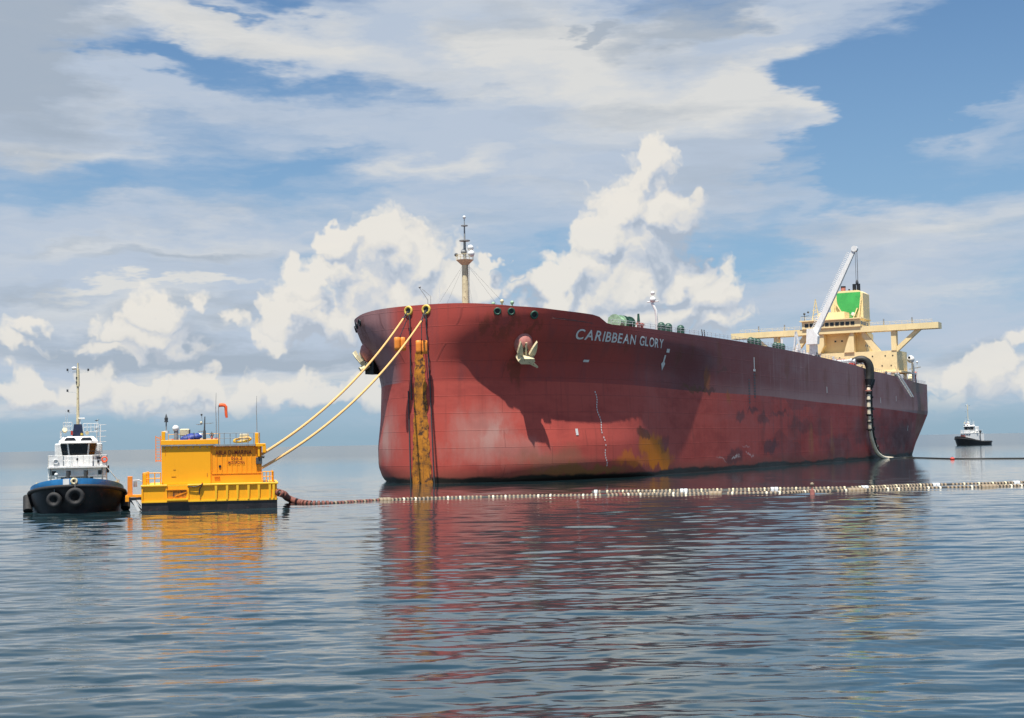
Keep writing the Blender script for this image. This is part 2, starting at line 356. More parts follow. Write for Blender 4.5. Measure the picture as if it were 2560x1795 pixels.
# ------------------------------------------------------------------ sea
def sea():
    rows = []; y = 14.
    while y < 2600:
        rows.append(y); y += max(.055, y * y / (CAMH * F) * .4 * 2.5 * .55) if y < 400 else y * .05
    NX = 620; ys = np.array(rows); u = np.linspace(-1, 1, NX)
    u = np.sign(u) * np.abs(u) ** 1.0
    hw = ys * .44 + 12
    X = hw[:, None] * u[None, :]; Y = np.repeat(ys[:, None], NX, 1)
    dyr = np.gradient(ys)[:, None]; dxr = (hw * 2 / NX)[:, None]
    Z = np.zeros_like(X); rng = np.random.RandomState(4)
    for i in range(115):
        lam = .55 * (7.5 / .55) ** rng.rand() ; k = 2 * math.pi / lam
        th = rng.randn() * (.38 if lam < 2 else .28) + (.10 if i % 3 else -.2)
        slope = .0080 * (1.0 if 1.0 < lam < 3.6 else (.85 if lam <= 1.0 else (3.6 / lam) ** .8))
        amp = slope / k
        kx, ky = k * math.sin(th), k * math.cos(th)
        fade = np.clip((lam / np.maximum(dyr * abs(math.cos(th)), dxr * abs(math.sin(th)) + 1e-6) - 2.4) / 2.5, 0, 1)
        ph = kx * X + ky * Y + rng.rand() * 6.28
        ph = ph + .8 * np.sin(X * .11 * (1 + .3 * rng.rand()) + rng.rand() * 6) * np.sin(Y * .09 + rng.rand() * 6)
        Z += amp * fade * (np.sin(ph) + .18 * np.cos(2 * ph))
    # calm and ruffled patches
    pt = .5 + .5 * np.sin(X * .035 + 1.3 * np.sin(Y * .03) + 1) * np.sin(Y * .055 + 1.7 * np.sin(X * .02))
    Z *= (.72 + .5 * pt)
    Z *= np.clip((2400 - Y) / 800, 0, 1)
    nv = X.size; co = np.stack([X, Y, Z], -1).reshape(-1, 3)
    ny = len(ys); idx = np.arange(nv).reshape(ny, NX)
    q = np.stack([idx[:-1, :-1], idx[:-1, 1:], idx[1:, 1:], idx[1:, :-1]], -1).reshape(-1, 4)
    B = 30000.; far = np.array([(-B, -B, -.3), (B, -B, -.3), (B, B, -.3), (-B, B, -.3)])
    co = np.concatenate([co, far]); q = np.concatenate([q, [[nv, nv + 1, nv + 2, nv + 3]]])
    me = bpy.data.meshes.new('sea'); me.vertices.add(len(co)); me.vertices.foreach_set('co', co.astype(np.float32).ravel())
    me.loops.add(q.size); me.loops.foreach_set('vertex_index', q.astype(np.int32).ravel())
    me.polygons.add(len(q)); me.polygons.foreach_set('loop_start', np.arange(0, q.size, 4, dtype=np.int32))
    me.polygons.foreach_set('use_smooth', np.ones(len(q), dtype=bool)); me.update(); me.validate()
    o = bpy.data.objects.new('sea', me); col.objects.link(o); o['kind'] = 'structure'
    m = bpy.data.materials.new('sea_water'); m.use_nodes = True; t = NT(m.node_tree); b = m.node_tree.nodes['Principled BSDF']
    p = t.new('ShaderNodeNewGeometry').outputs['Position']
    t.l.new(t.mix(t.noise(t.vmath('MULTIPLY', p, (.02, .02, 0)), 1., 4), (.011, .028, .034), (.017, .039, .046)), b.inputs['Base Color'])
    t.put(b.inputs['Roughness'], t.mapr(t.vmath('LENGTH', p), 200, 900, .006, .17)); b.inputs['IOR'].default_value = 1.55
    h1 = t.noise(t.vmath('MULTIPLY', p, (.32, .85, 1)), 1.5, 6, .55, .35)
    h2 = t.noise(t.vmath('MULTIPLY', p, (.06, .16, 1)), 1., 5, .6, .6)
    h3 = t.noise(t.vmath('MULTIPLY', p, (1.5, 3.4, 1)), 1.6, 4, .6, .4)
    hh = t.math('ADD', t.math('ADD', t.math('MULTIPLY', h1, .013), t.math('MULTIPLY', h2, .014)), t.math('MULTIPLY', h3, .0028))
    bn = t.new('ShaderNodeBump'); bn.inputs['Strength'].default_value = 1.0; bn.inputs['Distance'].default_value = .75
    t.l.new(hh, bn.inputs['Height']); t.l.new(bn.outputs[0], b.inputs['Normal'])
    me.materials.append(m)
sea()

# ------------------------------------------------------------------ oil tanker: hull shape in ship coordinates (s = metres aft of the stem, y = to port, z = up)
PHI = R(29); HB = 25.7
d = pray(1056, 1209); S0 = Vector((0, 0, CAMH)) + d * (-CAMH / d.z)
ship = thing('oil_tanker', 'huge red oil tanker in ballast, bow towards the camera, cream bridge house aft', 'oil tanker',
             S0, math.atan2(-math.cos(PHI), -math.sin(PHI)))
_za = np.linspace(-4, 34, 400)
_aa = np.interp(_za, [-3, -.1, .4, 2.7, 6.2, 11.4, 16.9, 19.8, 22.3, 24.7, 27.1, 29.1, 32], [48, 44, 38, 34.5, 34.5, 37.5, 39, 39.5, 42, 44, 46, 43, 41])
_nn = np.interp(_za, [-3, 17, 20, 22.3, 24.9, 27.3, 30], [1.65, 1.65, 1.75, 2.0, 2.4, 2.7, 2.7])
_kn = np.exp(-np.linspace(-2.2, 2.2, 15) ** 2); _kn /= _kn.sum()
_aa = np.convolve(np.pad(_aa, 7, 'edge'), _kn, 'valid'); _nn = np.convolve(np.pad(_nn, 7, 'edge'), _kn, 'valid')
def A_(z): return float(np.interp(z, _za, _aa))
def N_(z): return float(np.interp(z, _za, _nn))
def sst(x, a, b): t = min(max((x - a) / (b - a), 0), 1); return t * t * (3 - 2 * t)
def fine(s, z): return 1.4 * sst(s, 12, 32) * (1 - sst(s, 50, 76)) * (1 - sst(z, 18.5, 25))   # fore shoulder runs a little finer below the flare
def s0(z): return -.8 * z / 30
def s1(z): return float(np.interp(z, [-3, 0, 3.8, 8.6, 13.2, 30], [258, 261, 263.5, 269.5, 274.7, 275.2]))
def yend(z): return float(np.interp(z, [0, 14], [21.5, 24.1]))
def zdeck(s): return float(np.interp(s, [-.8, 1.8, 4, 7.5, 11, 19.5, 22.5, 26, 47, 65, 82, 107, 135, 179, 196, 227, 253, 267, 275],
                                     [29.8, 29.35, 29.0, 28.8, 28.5, 28.1, 26.75, 26.77, 26.9, 27.1, 27.2, 27.07, 26.8, 25.85, 25.0, 24.4, 23.5, 23.3, 23.3]))
def zpaint(s): return float(np.interp(s, [0, 67, 104, 145, 193, 230, 272], [17, 15.9, 15.85, 15.1, 14.6, 14.0, 13.1]))
def hb(s, z):
    a = A_(z); b_ = s0(z); n = N_(z)
    if s < b_ + a:
        q = min(max(1 - (s - b_) / a, 0), 1); return HB * max(1 - q ** n, 0) ** (1 / n) - fine(s, z)
    e = s1(z); v0 = b_ + a + .62 * (e - b_ - a)
    if s > v0: return HB - (HB - yend(z)) * ((s - v0) / (e - v0)) ** 2
    return HB - fine(s, z)
def L(s, y, z): return Vector((-s, y, z))
sd_ = [-.8, -.78, -.7, -.55, -.3, .1, .6, 1.3, 2, 2.9, 4, 5.2, 6.6, 8.2, 10, 12, 14, 16, 17.9, 19.5, 21, 22.5, 24.2, 26, 28, 30, 32.5, 35, 37.5, 39.5, 41.2]
_ad, _nd = A_(28.5), N_(28.5)
colsp = [('b', math.acos(min(1, max(0, 1 - (s + .8) / _ad) ** (_nd / 2)))) for s in sd_] + [('b', math.pi / 2)] + [('m', v) for v in [.01, .02, .035, .05, .065, .08, .095, .11] + list(np.linspace(.13, 1, 40))]
def hcol(c, z):
    if c[0] == 'b':
        a = A_(z); n = N_(z); s = s0(z) + a * (1 - max(math.cos(c[1]), 0) ** (2 / n)); return s, HB * math.sin(c[1]) ** (2 / n) - fine(s, z)
    a0 = s0(z) + A_(z); s = a0 + (s1(z) - a0) * c[1]; return s, hb(s, z)
NZ = 44
def hull():
    cs = [(c, 1) for c in colsp[::-1]] + [(c, -1) for c in colsp[1:]]
    vs = []; pl = []
    rim = []
    for c, sg in cs:
        sdk = hcol(c, 28 if c[0] == 'b' else 25)[0]; zd = zdeck(sdk)
        sdk = hcol(c, zd)[0]; zd = zdeck(sdk)
        for i in range(NZ + 1):
            z = -2.5 + (zd + 2.5) * i / NZ
            s, y = hcol(c, z); vs.append((-s, sg * y, z)); pl.append(z - zpaint(s))
        s, y = hcol(c, zd); rim.append((s, sg * y, zd))
    n = NZ + 1; fs = []
    for j in range(len(cs) - 1):
        for i in range(NZ): a = j * n + i; fs.append((a, a + n, a + n + 1, a + 1))
    me = bpy.data.meshes.new('hull'); me.from_pydata(vs, [], fs)
    me.polygons.foreach_set('use_smooth', [True] * len(fs))
    at_ = me.attributes.new('above_paint_line', 'FLOAT', 'POINT'); at_.data.foreach_set('value', pl); me.update()
    o = bpy.data.objects.new('hull', me); col.objects.link(o); o.parent = ship
    # transom, gunwale cap, inner bulwark and deck
    j0 = 0; j1 = (len(cs) - 1) * n
    tr = MB()
    for i in range(NZ): tr.add([vs[j0 + i], vs[j1 + i], vs[j1 + i + 1], vs[j0 + i + 1]], [(0, 1, 2, 3)])
    tr_me = tr.build('transom', None or 'red', ship)
    inner = []
    for k, (s, y, z) in enumerate(rim):
        f = 1 - .32 / max(abs(y), 3); inner.append((s + (.32 if s < 10 else 0) - (.32 if s > 270 else 0), y * f, z))
    gw = MB(); dk = []
    for k in range(len(rim) - 1):
        a, b_ = rim[k], rim[k + 1]; c_, d_ = inner[k + 1], inner[k]
        gw.add([L(*a), L(*b_), L(*c_), L(*d_)], [(0, 1, 2, 3)])
    lo = [(s, y, z - (1.5 if s < 22 else .25)) for s, y, z in inner]
    for k in range(len(rim) - 1): gw.add([L(*inner[k]), L(*inner[k + 1]), L(*lo[k + 1]), L(*lo[k])], [(0, 1, 2, 3)])
    gwo = gw.build('gunwale', 'deckred', ship)
    h = len(lo) // 2; dm = MB()
    for k in range(h):
        a, b_ = lo[h - k], lo[h + k]; c_, d_ = lo[h + k + 1], lo[h - k - 1]
        dm.add([L(*a), L(*b_), L(*c_), L(*d_)], [(0, 1, 2, 3)])
    dm.build('main_deck', 'deckred', ship)
    return o, tr_me, gwo
hull_o, transom_o, gunwale_o = hull()

def hull_material():
    m = bpy.data.materials.new('weathered_ship_paint'); m.use_nodes = True; t = NT(m.node_tree); b = m.node_tree.nodes['Principled BSDF']
    tc = t.new('ShaderNodeTexCoord').outputs['Object']; x, y, z = t.sep(tc)
    s = t.math('MULTIPLY', x, -1.)
    at_ = t.new('ShaderNodeAttribute', attribute_name='above_paint_line').outputs['Fac']
    n_big = t.noise(t.vmath('MULTIPLY', tc, (.02, .02, .06)), 1, 6, .6, .3)
    n_mid = t.noise(t.vmath('MULTIPLY', tc, (.10, .10, .22)), 1, 7, .62, .2)
    n_fine = t.noise(t.vmath('MULTIPLY', tc, (.7, .7, .7)), 1, 8, .7)
    n_str = t.noise(t.vmath('MULTIPLY', tc, (.42, .42, .02)), 1, 6, .6)
    n_str2 = t.noise(t.vmath('MULTIPLY', tc, (1.5, 1.5, .05)), 1, 5, .6)
    n_hor = t.noise(t.vmath('MULTIPLY', tc, (.03, .03, .8)), 1, 5, .6)
    # lower red
    low = t.mix(t.mapr(s, 30, 190), (.49, .086, .064), (.33, .050, .046))  # painted darker aft, where the sun only grazes the side
    low = t.mix(t.math('MULTIPLY', t.mapr(n_mid, .45, .68), .45), low, (.25, .042, .038))
    low = t.mix(t.math('MULTIPLY', t.mapr(n_hor, .52, .7), .25), low, (.48, .10, .078))
    # panels darkened by old paint, aft half
    pn = t.new('ShaderNodeTexVoronoi', feature='F1', distance='CHEBYCHEV'); t.put(pn.inputs['Vector'], t.comb(t.math('MULTIPLY', s, .08), t.math('MULTIPLY', z, .22), 0.)); pn.inputs['Scale'].default_value = 1
    pc = t.sep(pn.outputs['Color'])[0]
    aft = t.mapr(s, 62, 120)
    low = t.mix(t.math('MULTIPLY', t.math('MULTIPLY', t.mapr(pc, .55, .8), aft), .42), low, (.14, .045, .048))
    low = t.mix(t.math('MULTIPLY', t.math('MULTIPLY', t.mapr(n_str, .5, .68), aft), .45), low, (.15, .05, .05))
    # upper, chalked to purple-grey aft; greyer on the starboard bow
    stb = t.mapr(y, -3.2, -7.5)
    upf = t.mapr(t.math('ADD', s, t.math('MULTIPLY', t.math('SUBTRACT', n_big, .5), 60)), -2, 60)
    up = t.mix(upf, (.43, .072, .056), (.17, .046, .046))  # maroon deepened with painted shade for the flare's shadow zone
    up = t.mix(t.mapr(s, 70, 190), up, (.29, .155, .155))
    up = t.mix(stb, up, (.34, .175, .175))
    low = t.mix(t.math('MULTIPLY', t.mapr(n_str2, .5, .75), .30), low, (.20, .05, .04)); up = t.mix(t.math('MULTIPLY', t.mapr(n_str2, .55, .78), .3), up, (.13, .045, .04))
    up = t.mix(t.math('MULTIPLY', t.mapr(n_str, .46, .72), .38), up, (.17, .065, .07))
    up = t.mix(t.math('MULTIPLY', t.mapr(n_str2, .56, .74), t.math('MULTIPLY', aft, .5)), up, (.42, .31, .30))
    up = t.mix(t.math('MULTIPLY', t.mapr(at_, 3.5, 0.), t.math('MULTIPLY', t.mapr(s, 40, 120), .5)), up, (.38, .25, .24))
    # upper colours above the paint line, lower red below
    c = t.mix(t.mapr(t.math('ADD', at_, t.math('MULTIPLY', t.math('SUBTRACT', n_fine, .5), .12)), -.05, .05), low, up)
    # weed and wet band at the water, sea-stained dark just above
    wl = t.math('ADD', z, t.math('MULTIPLY', t.math('SUBTRACT', n_mid, .5), 2.6))
    c = t.mix(t.math('MULTIPLY', t.mapr(wl, 3.4, .4), .62), c, (.13, .055, .035))
    # stains with a place of their own (port side)
    sz = t.comb(s, z, 0.); ssz = t.vmath('ADD', sz, t.vmath('MULTIPLY', t.vmath('SUBTRACT', t.noise(t.vmath('MULTIPLY', tc, (.25, .25, .12)), 1, 7, .65, 0, True), (.5, .5, .5)), (9, 7, 0)))
    ssz = t.comb(t.sep(ssz)[0], t.sep(ssz)[1], 0.)
    def stain(sx, szz, rs, rz, colr, amt, thr=(.12, .5), rot=0., vec=None):
        nonlocal c
        f = t.blob(ssz if vec is None else vec, sx, szz, rs, rz, R(rot))
        c = t.mix(t.math('MULTIPLY', t.mapr(f, *thr), amt), c, colr)
    ORG, DRK, PAL = (.66, .19, .008), (.055, .035, .04), (.46, .25, .21)
    stain(4.5, 8.5, 4.5, 6.5, PAL, .5, (.0, .8)); stain(8, 5, 8, 3.5, PAL, .4, (.0, .8)); stain(5.2, 8.0, 1.6, 4.2, (.5, .36, .31), .4, (0., .9)); stain(14, 3.4, 9, 2.6, (.26, .13, .08), .6, (0., .8))
    stain(41, 5.2, 8, 4.4, ORG, .95, rot=-22); stain(44, 2.9, 7.5, 2.6, ORG, .95, (.05, .4)); stain(32, 3.2, 9, 1.6, ORG, .6, (.1, .6)); stain(36.5, 8.4, 3.6, 1.4, (.10, .035, .02), .75)
    stain(20, 1.3, 14, 1.5, (.22, .12, .03), .65, (.05, .6)); stain(67.3, 18.5, 1.3, 4.2, (.26, .08, .025), .8, (.0, .7)); stain(68, 16.5, 3.6, 1.0, (.09, .04, .035), .7); stain(78, 15.2, 2.2, 1.8, (.34, .11, .02), .6, (0., .7))
    stain(75, 20.5, 5, .5, (.10, .04, .03), .6); stain(61, 16.4, 9, .7, (.13, .06, .02), .6)
    stain(84.5, 11.0, 4, 1.5, DRK, .6, (.05, .5)); stain(93, 12.6, 5, .8, DRK, .6); stain(100, 10.6, 6, 1.7, DRK, .55); stain(112, 12, 9, .8, DRK, .5)
    stain(105, 4.4, 7, 2.3, (.06, .045, .055), .65, (.05, .45)); stain(80, 2.8, 8, 2.2, DRK, .6); stain(46, 5.6, 3.2, 2, DRK, .4); stain(128, 9.5, 14, 2.5, DRK, .4)
    stain(190, 8, 26, 6, (.07, .05, .055), .55, (.05, .7)); stain(235, 6, 30, 7, (.06, .045, .05), .65, (.05, .7)); stain(160, 4, 20, 4, DRK, .4); stain(263, 12, 10, 9, (.15, .08, .03), .5)
    stain(135, 6, 1.8, 6, (.34, .17, .05), .35, (0., .8)); stain(154, 6, 1.6, 6, (.34, .17, .05), .3, (0., .8)); stain(100, 9, 2.2, 9, (.12, .04, .035), .4, (0., .9)); stain(122, 8, 3, 8, (.13, .045, .04), .4, (0., .9)); stain(143, 7, 3, 8, (.12, .045, .045), .4, (0., .9)); stain(60, 7, 1.2, 6, (.2, .05, .04), .35, (0., .9)); stain(258, 22, 16, 3.5, (.20, .17, .13), .6, (.05, .6))
    stain(20, 23.5, 30, 3, (.25, .06, .05), .3, (0, .6))
    # runs of rust below openings
    for sx_, zt_, ln, am in ((2.4, 25.5, 3.0, .5), (3.8, 25.8, 2.6, .45), (6.8, 25, 3.2, .5), (7.4, 18.5, 4.5, .5), (30, 24.5, 3, .3), (52, 23, 4, .4), (58, 24, 3.2, .35), (73, 24, 4, .4), (96, 22, 5, .35), (118, 22.5, 4, .4), (133, 21, 5, .35), (149, 22, 4, .35), (172, 20, 5, .4), (186, 14, 9, .5), (201, 20, 4, .35), (214, 19, 5, .4), (232, 19, 4, .35), (250, 18, 5, .4)):
        stain(sx_, zt_, .7 + .012 * sx_, ln, (.15, .05, .025), am, (0., .7))
    # scrapes
    stain(81, 2.6, 3.0, .22, (.72, .66, .62), .8, (.1, .4)); stain(90, 2.9, 4, .16, (.72, .62, .6), .7, (.1, .4)); stain(88, 4.5, 3.4, .14, (.6, .5, .48), .6, (.1, .4)); stain(73, 2.2, 3, .2, (.6, .5, .45), .5, (.1, .4))
    c = t.mix(t.mapr(wl, 1.15, .55), c, (.022, .018, .014))
    # fine rust bleeding
    rz = t.mapr(n_fine, .66, .8)
    c = t.mix(t.math('MULTIPLY', rz, .45), c, (.16, .05, .02))
    # plate seams
    br = t.new('ShaderNodeTexBrick'); t.put(br.inputs['Vector'], t.comb(t.math('MULTIPLY', s, .1), t.math('MULTIPLY', z, .1), 0.))
    br.inputs['Scale'].default_value = 1; br.inputs['Brick Width'].default_value = 1.3; br.inputs['Row Height'].default_value = .29; br.inputs['Mortar Size'].default_value = .007; br.inputs['Mortar Smooth'].default_value = .6
    c = t.mix(t.math('MULTIPLY', br.outputs['Fac'], .26), c, (.10, .035, .03))
    t.l.new(c, b.inputs['Base Color']); b.inputs['Specular IOR Level'].default_value = .22
    t.put(b.inputs['Roughness'], t.mapr(n_mid, .3, .7, .48, .68, False))
    hgt = t.math('ADD', t.math('MULTIPLY', br.outputs['Fac'], .45), t.math('ADD', t.math('MULTIPLY', n_fine, .22), t.math('MULTIPLY', t.noise(t.vmath('MULTIPLY', tc, (.32, .32, .12)), 1, 2, .4), 1.2)))
    bn = t.new('ShaderNodeBump'); bn.inputs['Strength'].default_value = .35; bn.inputs['Distance'].default_value = .12
    t.l.new(hgt, bn.inputs['Height']); t.l.new(bn.outputs[0], b.inputs['Normal'])
    return m
HM = hull_material(); hull_o.data.materials.append(HM)

# hull surface point with a small stand-off
def HP(s, z, side=1, off=.06):
    y = hb(s, z); e = .4
    ds = Vector((-(e), side * (hb(s + e, z) - hb(s - e, z)) / 2, 0)) ; dzv = Vector((0, side * (hb(s, z + e) - hb(s, z - e)) / 2, e))
    n = ds.cross(dzv).normalized()
    if n.y * side < 0: n = -n
    return L(s, side * y, z) + n * off
def HPn(s, z, side=1): return (HP(s, z, side, 1) - HP(s, z, side, 0)).normalized()

# ship's name on the port bow, one letter at a time
def name_on_hull(body, sA, sB, zfun, size, squash=1., mname='letterwhite'):
    # lay letters out in a text mesh to get their advance widths, then bend each onto the plating
    x = 0.; adv = []
    for ch in body:
        if ch == ' ': adv.append((ch, x, .36)); x += .36; continue
        me = text_mesh(ch, 1., 0, .016); xs = [v.co.x for v in me.vertices]; w = max(xs) - min(xs)
        adv.append((ch, x - min(xs), me)); x += w + .13
    tot = x - .13
    for ch, xo, me in adv:
        if ch == ' ': continue
        vs = []
        for v in me.vertices:
            u = (v.co.x + xo) / tot; s = sA + (sB - sA) * u; zz = zfun(s) + v.co.y * size * squash
            vs.append(HP(s, zz, 1, .07))
        fs = [tuple(p.vertices) for p in me.polygons]
        mb = MB().add(vs, fs); mb.build('letter', mname, ship)
name_on_hull('CARIBBEAN GLORY', 15.3, 43.6, lambda s: float(np.interp(s, [15, 25, 44], [24.0, 23.75, 23.55])), 2.35)

def decal(poly, mname, name='painted_mark', off=.06, side=1):
    vs = [HP(s, z, side, off) for s, z in poly]
    return MB().add(vs, [tuple(range(len(vs)))]).build(name, mname, ship)
# thruster / load line / draught marks
sB = 45.5
decal([(sB - .35, 22.4), (sB + .35, 22.4), (sB + .35, 21.2), (sB + .9, 20.8), (sB, 19.5), (sB - .9, 20.8), (sB - .35, 21.2)], 'letterwhite', 'arrow_mark')
decal([(sB + .1, 23.6), (sB + 1.5, 23.6), (sB + 1.5, 22.9), (sB + .1, 22.9)], 'letterwhite', 'arrow_mark')
decal([(94.3, 24.2), (94.8, 24.2), (94.8, 21.4), (94.3, 21.4)], 'letterwhite'); decal([(93.8, 21.6), (95.3, 21.6), (95.3, 21.1), (93.8, 21.1)], 'letterwhite')
for k in range(9):
    z = 20.6 - k * .62; decal([(93.9, z), (95.0, z), (95.0, z - .3), (93.9, z - .3)], 'darkgrey', 'draught_mark')
    decal([(90.4, z - 1.3), (91.3, z - 1.3), (91.3, z - 1.6), (90.4, z - 1.6)], 'darkgrey', 'draught_mark')
decal([(19.3, 20.6), (20.6, 20.6), (20.6, 20.2), (19.3, 20.2)], 'letterwhite')
for k in range(30):
    z = 15.2 - k * .44; s = 22.6 + .05 * k + .2 * math.sin(k * .7)
    if random.random() < .85: decal([(s, z), (s + .2, z), (s + .22, z - .3), (s + .02, z - .3)], 'letterwhite', 'draught_mark', .05)
decal([(17.4, 8.7), (17.9, 8.7), (17.9, 7.6), (17.4, 7.6)], 'letterwhite')
for s, z in ((150, 19.2), (205, 17.5), (225, 18.4), (243, 9.5)):
    decal([(s, z), (s + .5, z), (s + .5, z - 1.6), (s, z - 1.6)], 'letterwhite', 'draught_mark')

# rusty chafe plate down the stem, built as a proud plate that follows the bow
def stem_pt(y, z, off):
    n_ = N_(z)
    def sx(v): return s0(z) + A_(z) * (1 - max(0, 1 - (abs(v) / HB) ** n_) ** (1 / n_))
    n = Vector((1, (sx(y + .1) - sx(y - .1)) / .2, 0)).normalized(); return L(sx(y), y, z) + n * off
def strip(y0f, y1f, z0_, z1_, off, mname, name, n=30, m_=5):
    rg = []
    for i in range(n + 1):
        z = z0_ + (z1_ - z0_) * i / n; a, b_ = y0f(z), y1f(z)
        row = [stem_pt(a, z, 0.)] + [stem_pt(a + (b_ - a) * k / m_, z, off) for k in range(m_ + 1)] + [stem_pt(b_, z, 0.)]
        rg.append(row)
    return MB().loft(rg, False, smooth=False).build(name, mname, ship)
strip(lambda z: float(np.interp(z, [0, 12, 20.5, 22], [-2.2, -1.3, -.75, -.5])) + .10 * math.sin(z * 2.3) + .07 * math.sin(z * 5.1 + 1), lambda z: float(np.interp(z, [0, 10, 20.5, 22], [1.75, 1.35, 1.1, .9])) + .09 * math.sin(z * 1.9 + 2) + .06 * math.sin(z * 4.7), -.6, 22.0, .10, 'rustp', 'chafe_plate', 60)
for yy, zt, zb in ((-2.45, 15.5, 0.), (2.15, 28.6, -.5), (-1.75, 28.6, 14.), ):
    MB().tube([stem_pt(yy * (1 if zt < 20 else (.82 + .18 * (1 - (z - zb) / (zt - zb)))), z, .16) for z in np.linspace(zb, zt, 30)], .11, 6).build('guide_bar', 'darkgrey', ship)

# ring fairleads in the bulwark
def fairlead(P, n, r, mname, dark=True):
    f = MB().torus(P + n * .05, n, r, r * .32, 20, 8).build('fairlead', mname, ship)
    MB().cyl(P - n * .1, P + n * .07, r * .8, n=16).build('fairlead_opening', 'black', f)
for y in (-1.75, 1.78): fairlead(stem_pt(y, 28.95, 0), Vector((1, y * .03, 0)).normalized(), .66, 'brass')
for s, z, r in ((2.4, 28.15, .5), (3.8, 28.1, .5), (6.8, 27.6, .56)): fairlead(HP(s, z, 1, 0), HPn(s, z, 1), r, 'green')
for s, z, r in ((3.0, 28.0, .5), (4.6, 27.7, .5), (7.4, 27.3, .5)): fairlead(HP(s, z, -1, 0), HPn(s, z, -1), r, 'black')
for s in (9.5, 13):
    pass

# bow anchors with their bolsters
def anchor(side):
    s, z = 7.3, 23.0
    P = HP(s, z, side, 0); n = HPn(s, z, side); up = Vector((0, 0, 1)); t = up.cross(n).normalized(); dn = t.cross(n).normalized()
    if dn.z > 0: dn = -dn
    t = n.cross(dn)
    def Q(a, b_, c_): return P + t * a + dn * b_ + n * c_
    rings = []
    for k, (rr, o) in enumerate(((1.75, -.5), (1.62, .5), (1.25, 1.15), (.85, 1.4))):
        rings.append([Q(rr * math.cos(q) * .95, rr * math.sin(q) * 1.1 + o * .25, o) for q in np.linspace(0, 2 * math.pi, 20, endpoint=False)])
    bol = MB().loft(rings, True, False, True, True).build('anchor_bolster', 'pink', ship)
    MB().cyl(Q(0, .35, 1.38), Q(0, .35, 1.46), .5, n=14).build('hawse_opening', 'black', bol)
    mb = MB(); fl = MB()
    mb.bar(Q(-.1, -.9, 1.3), Q(.15, 1.6, 1.9), .34, .4)                                        # shank
    mb.prism([Q(-1.25, 1.2, 1.3), Q(1.25, 1.2, 1.3), Q(1.5, 1.75, 1.3), Q(.9, 2.25, 1.3), Q(-.9, 2.25, 1.3), Q(-1.5, 1.75, 1.3)], n * 1.7)   # crown
    a_ = MB()
    for sg in (-1, 1):
        w = .30
        pts = [(sg * 1.25, 1.7, 1.7), (sg * 1.62, .6, 1.8), (sg * 1.6, -.6, 1.9), (sg * 1.45, -1.6, 1.8), (sg * .95, -.6, 1.85), (sg * .5, .9, 1.75)]
        MB().prism([Q(*p) for p in pts], n * .5).build('anchor_fluke', 'creamshade', ship)
    o = mb.build('anchor_shank', 'creamshade', ship)
    if side > 0: # the crown's lower arm sticks out aft and down
        MB().prism([Q(.2, 1.7, 1.5), Q(1.3, 2.2, 1.5), Q(2.7, 3.3, 1.7), Q(2.5, 3.5, 1.7), Q(.6, 2.6, 1.5)], n * .45).build('anchor_crown', 'creamshade', ship)
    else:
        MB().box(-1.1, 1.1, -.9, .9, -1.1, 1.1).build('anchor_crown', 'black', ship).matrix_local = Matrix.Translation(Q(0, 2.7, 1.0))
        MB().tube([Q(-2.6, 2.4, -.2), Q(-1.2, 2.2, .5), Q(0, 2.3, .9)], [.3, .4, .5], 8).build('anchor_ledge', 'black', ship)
anchor(1); anchor(-1)

# foremast
def mast(px):
    s = 15.; zb = zdeck(s) - 1.4
    MB().cyl(L(s, 0, zb), L(s, 0, 38.6), .72, .55, 16).build('foremast', 'creamshade', ship)
    p = MB(); p.cyl(L(s, 0, 38.2), L(s, 0, 39.1), .6, 1.55, 14)
    for i in range(12):
        a = i * math.pi / 6; q = L(s, 0, 39.1) + Vector((math.cos(a), math.sin(a), 0)) * 1.55; p.cyl(q, q + Vector((0, 0, .9)), .04, n=5)
    p.torus(L(s, 0, 40.0), (0, 0, 1), 1.55, .045, 16, 5); p.build('mast_platform', 'creamshade', ship)
    q = MB(); q.cyl(L(s, 0, 39.1), L(s, 0, 42.6), .28, .22, 10); q.cyl(L(s, 0, 42.5), L(s, 0, 42.65), .95, n=12); q.cyl(L(s, 0, 42.6), L(s, 0, 45.4), .16, .12, 8); q.cyl(L(s, 0, 45.2), L(s, 0, 45.35), .6, n=10)
    q.cyl(L(s, 0, 45.3), L(s, 0, 46.6), .09, n=6); q.build('topmast', 'grey', ship)
    MB().ball(L(s, 0, 46.8), .3).build('mast_light', 'white', ship); MB().ball(L(s, -1.8, 40.2), .33).build('mast_light', 'darkgrey', ship)
    MB().ball(L(s, 1.2, 41.2), .55).ball(L(s - .3, 1.5, 40.1), .6).build('radome', 'white', ship)
    MB().ball(L(s, -.2, 40.6), .55).build('mast_light', 'grey', ship)
    for i in range(14): pass
    l = MB()
    for dy in (.62, .92): l.cyl(L(s - .1, dy, zb), L(s - .1, dy, 38.4), .035, n=4)
    for i in range(30): l.cyl(L(s - .1, .62, zb + .3 + i * .36), L(s - .1, .92, zb + .3 + i * .36), .03, n=4)
    l.build('mast_ladder', 'grey', ship)
    for a, b_ in ((-7, -3.4), (-3, -5), (8, 3), (4.5, -4), (9, 6)):
        MB().cyl(L(s, 0, 38.8), L(s + b_, a, zdeck(s) - 1.4), .014, n=4).build('mast_stay', 'cable', ship)
mast(0)
MB().cyl(L(2.6, 2.3, 27.5), L(2.6, 2.3, 33.3), .11, .06, 6).build('jackstaff', 'white', ship)
MB().tube([L(3, -.3, 28), L(3, -.3, 31), L(3, -1.9, 33.2)], .07, 6).ball(L(3, -1.9, 33.3), .2).tube([L(3, .3, 28), L(3, .3, 31.6), L(3, -1.4, 33)], .05, 5).build('bow_davit', 'grey', ship)

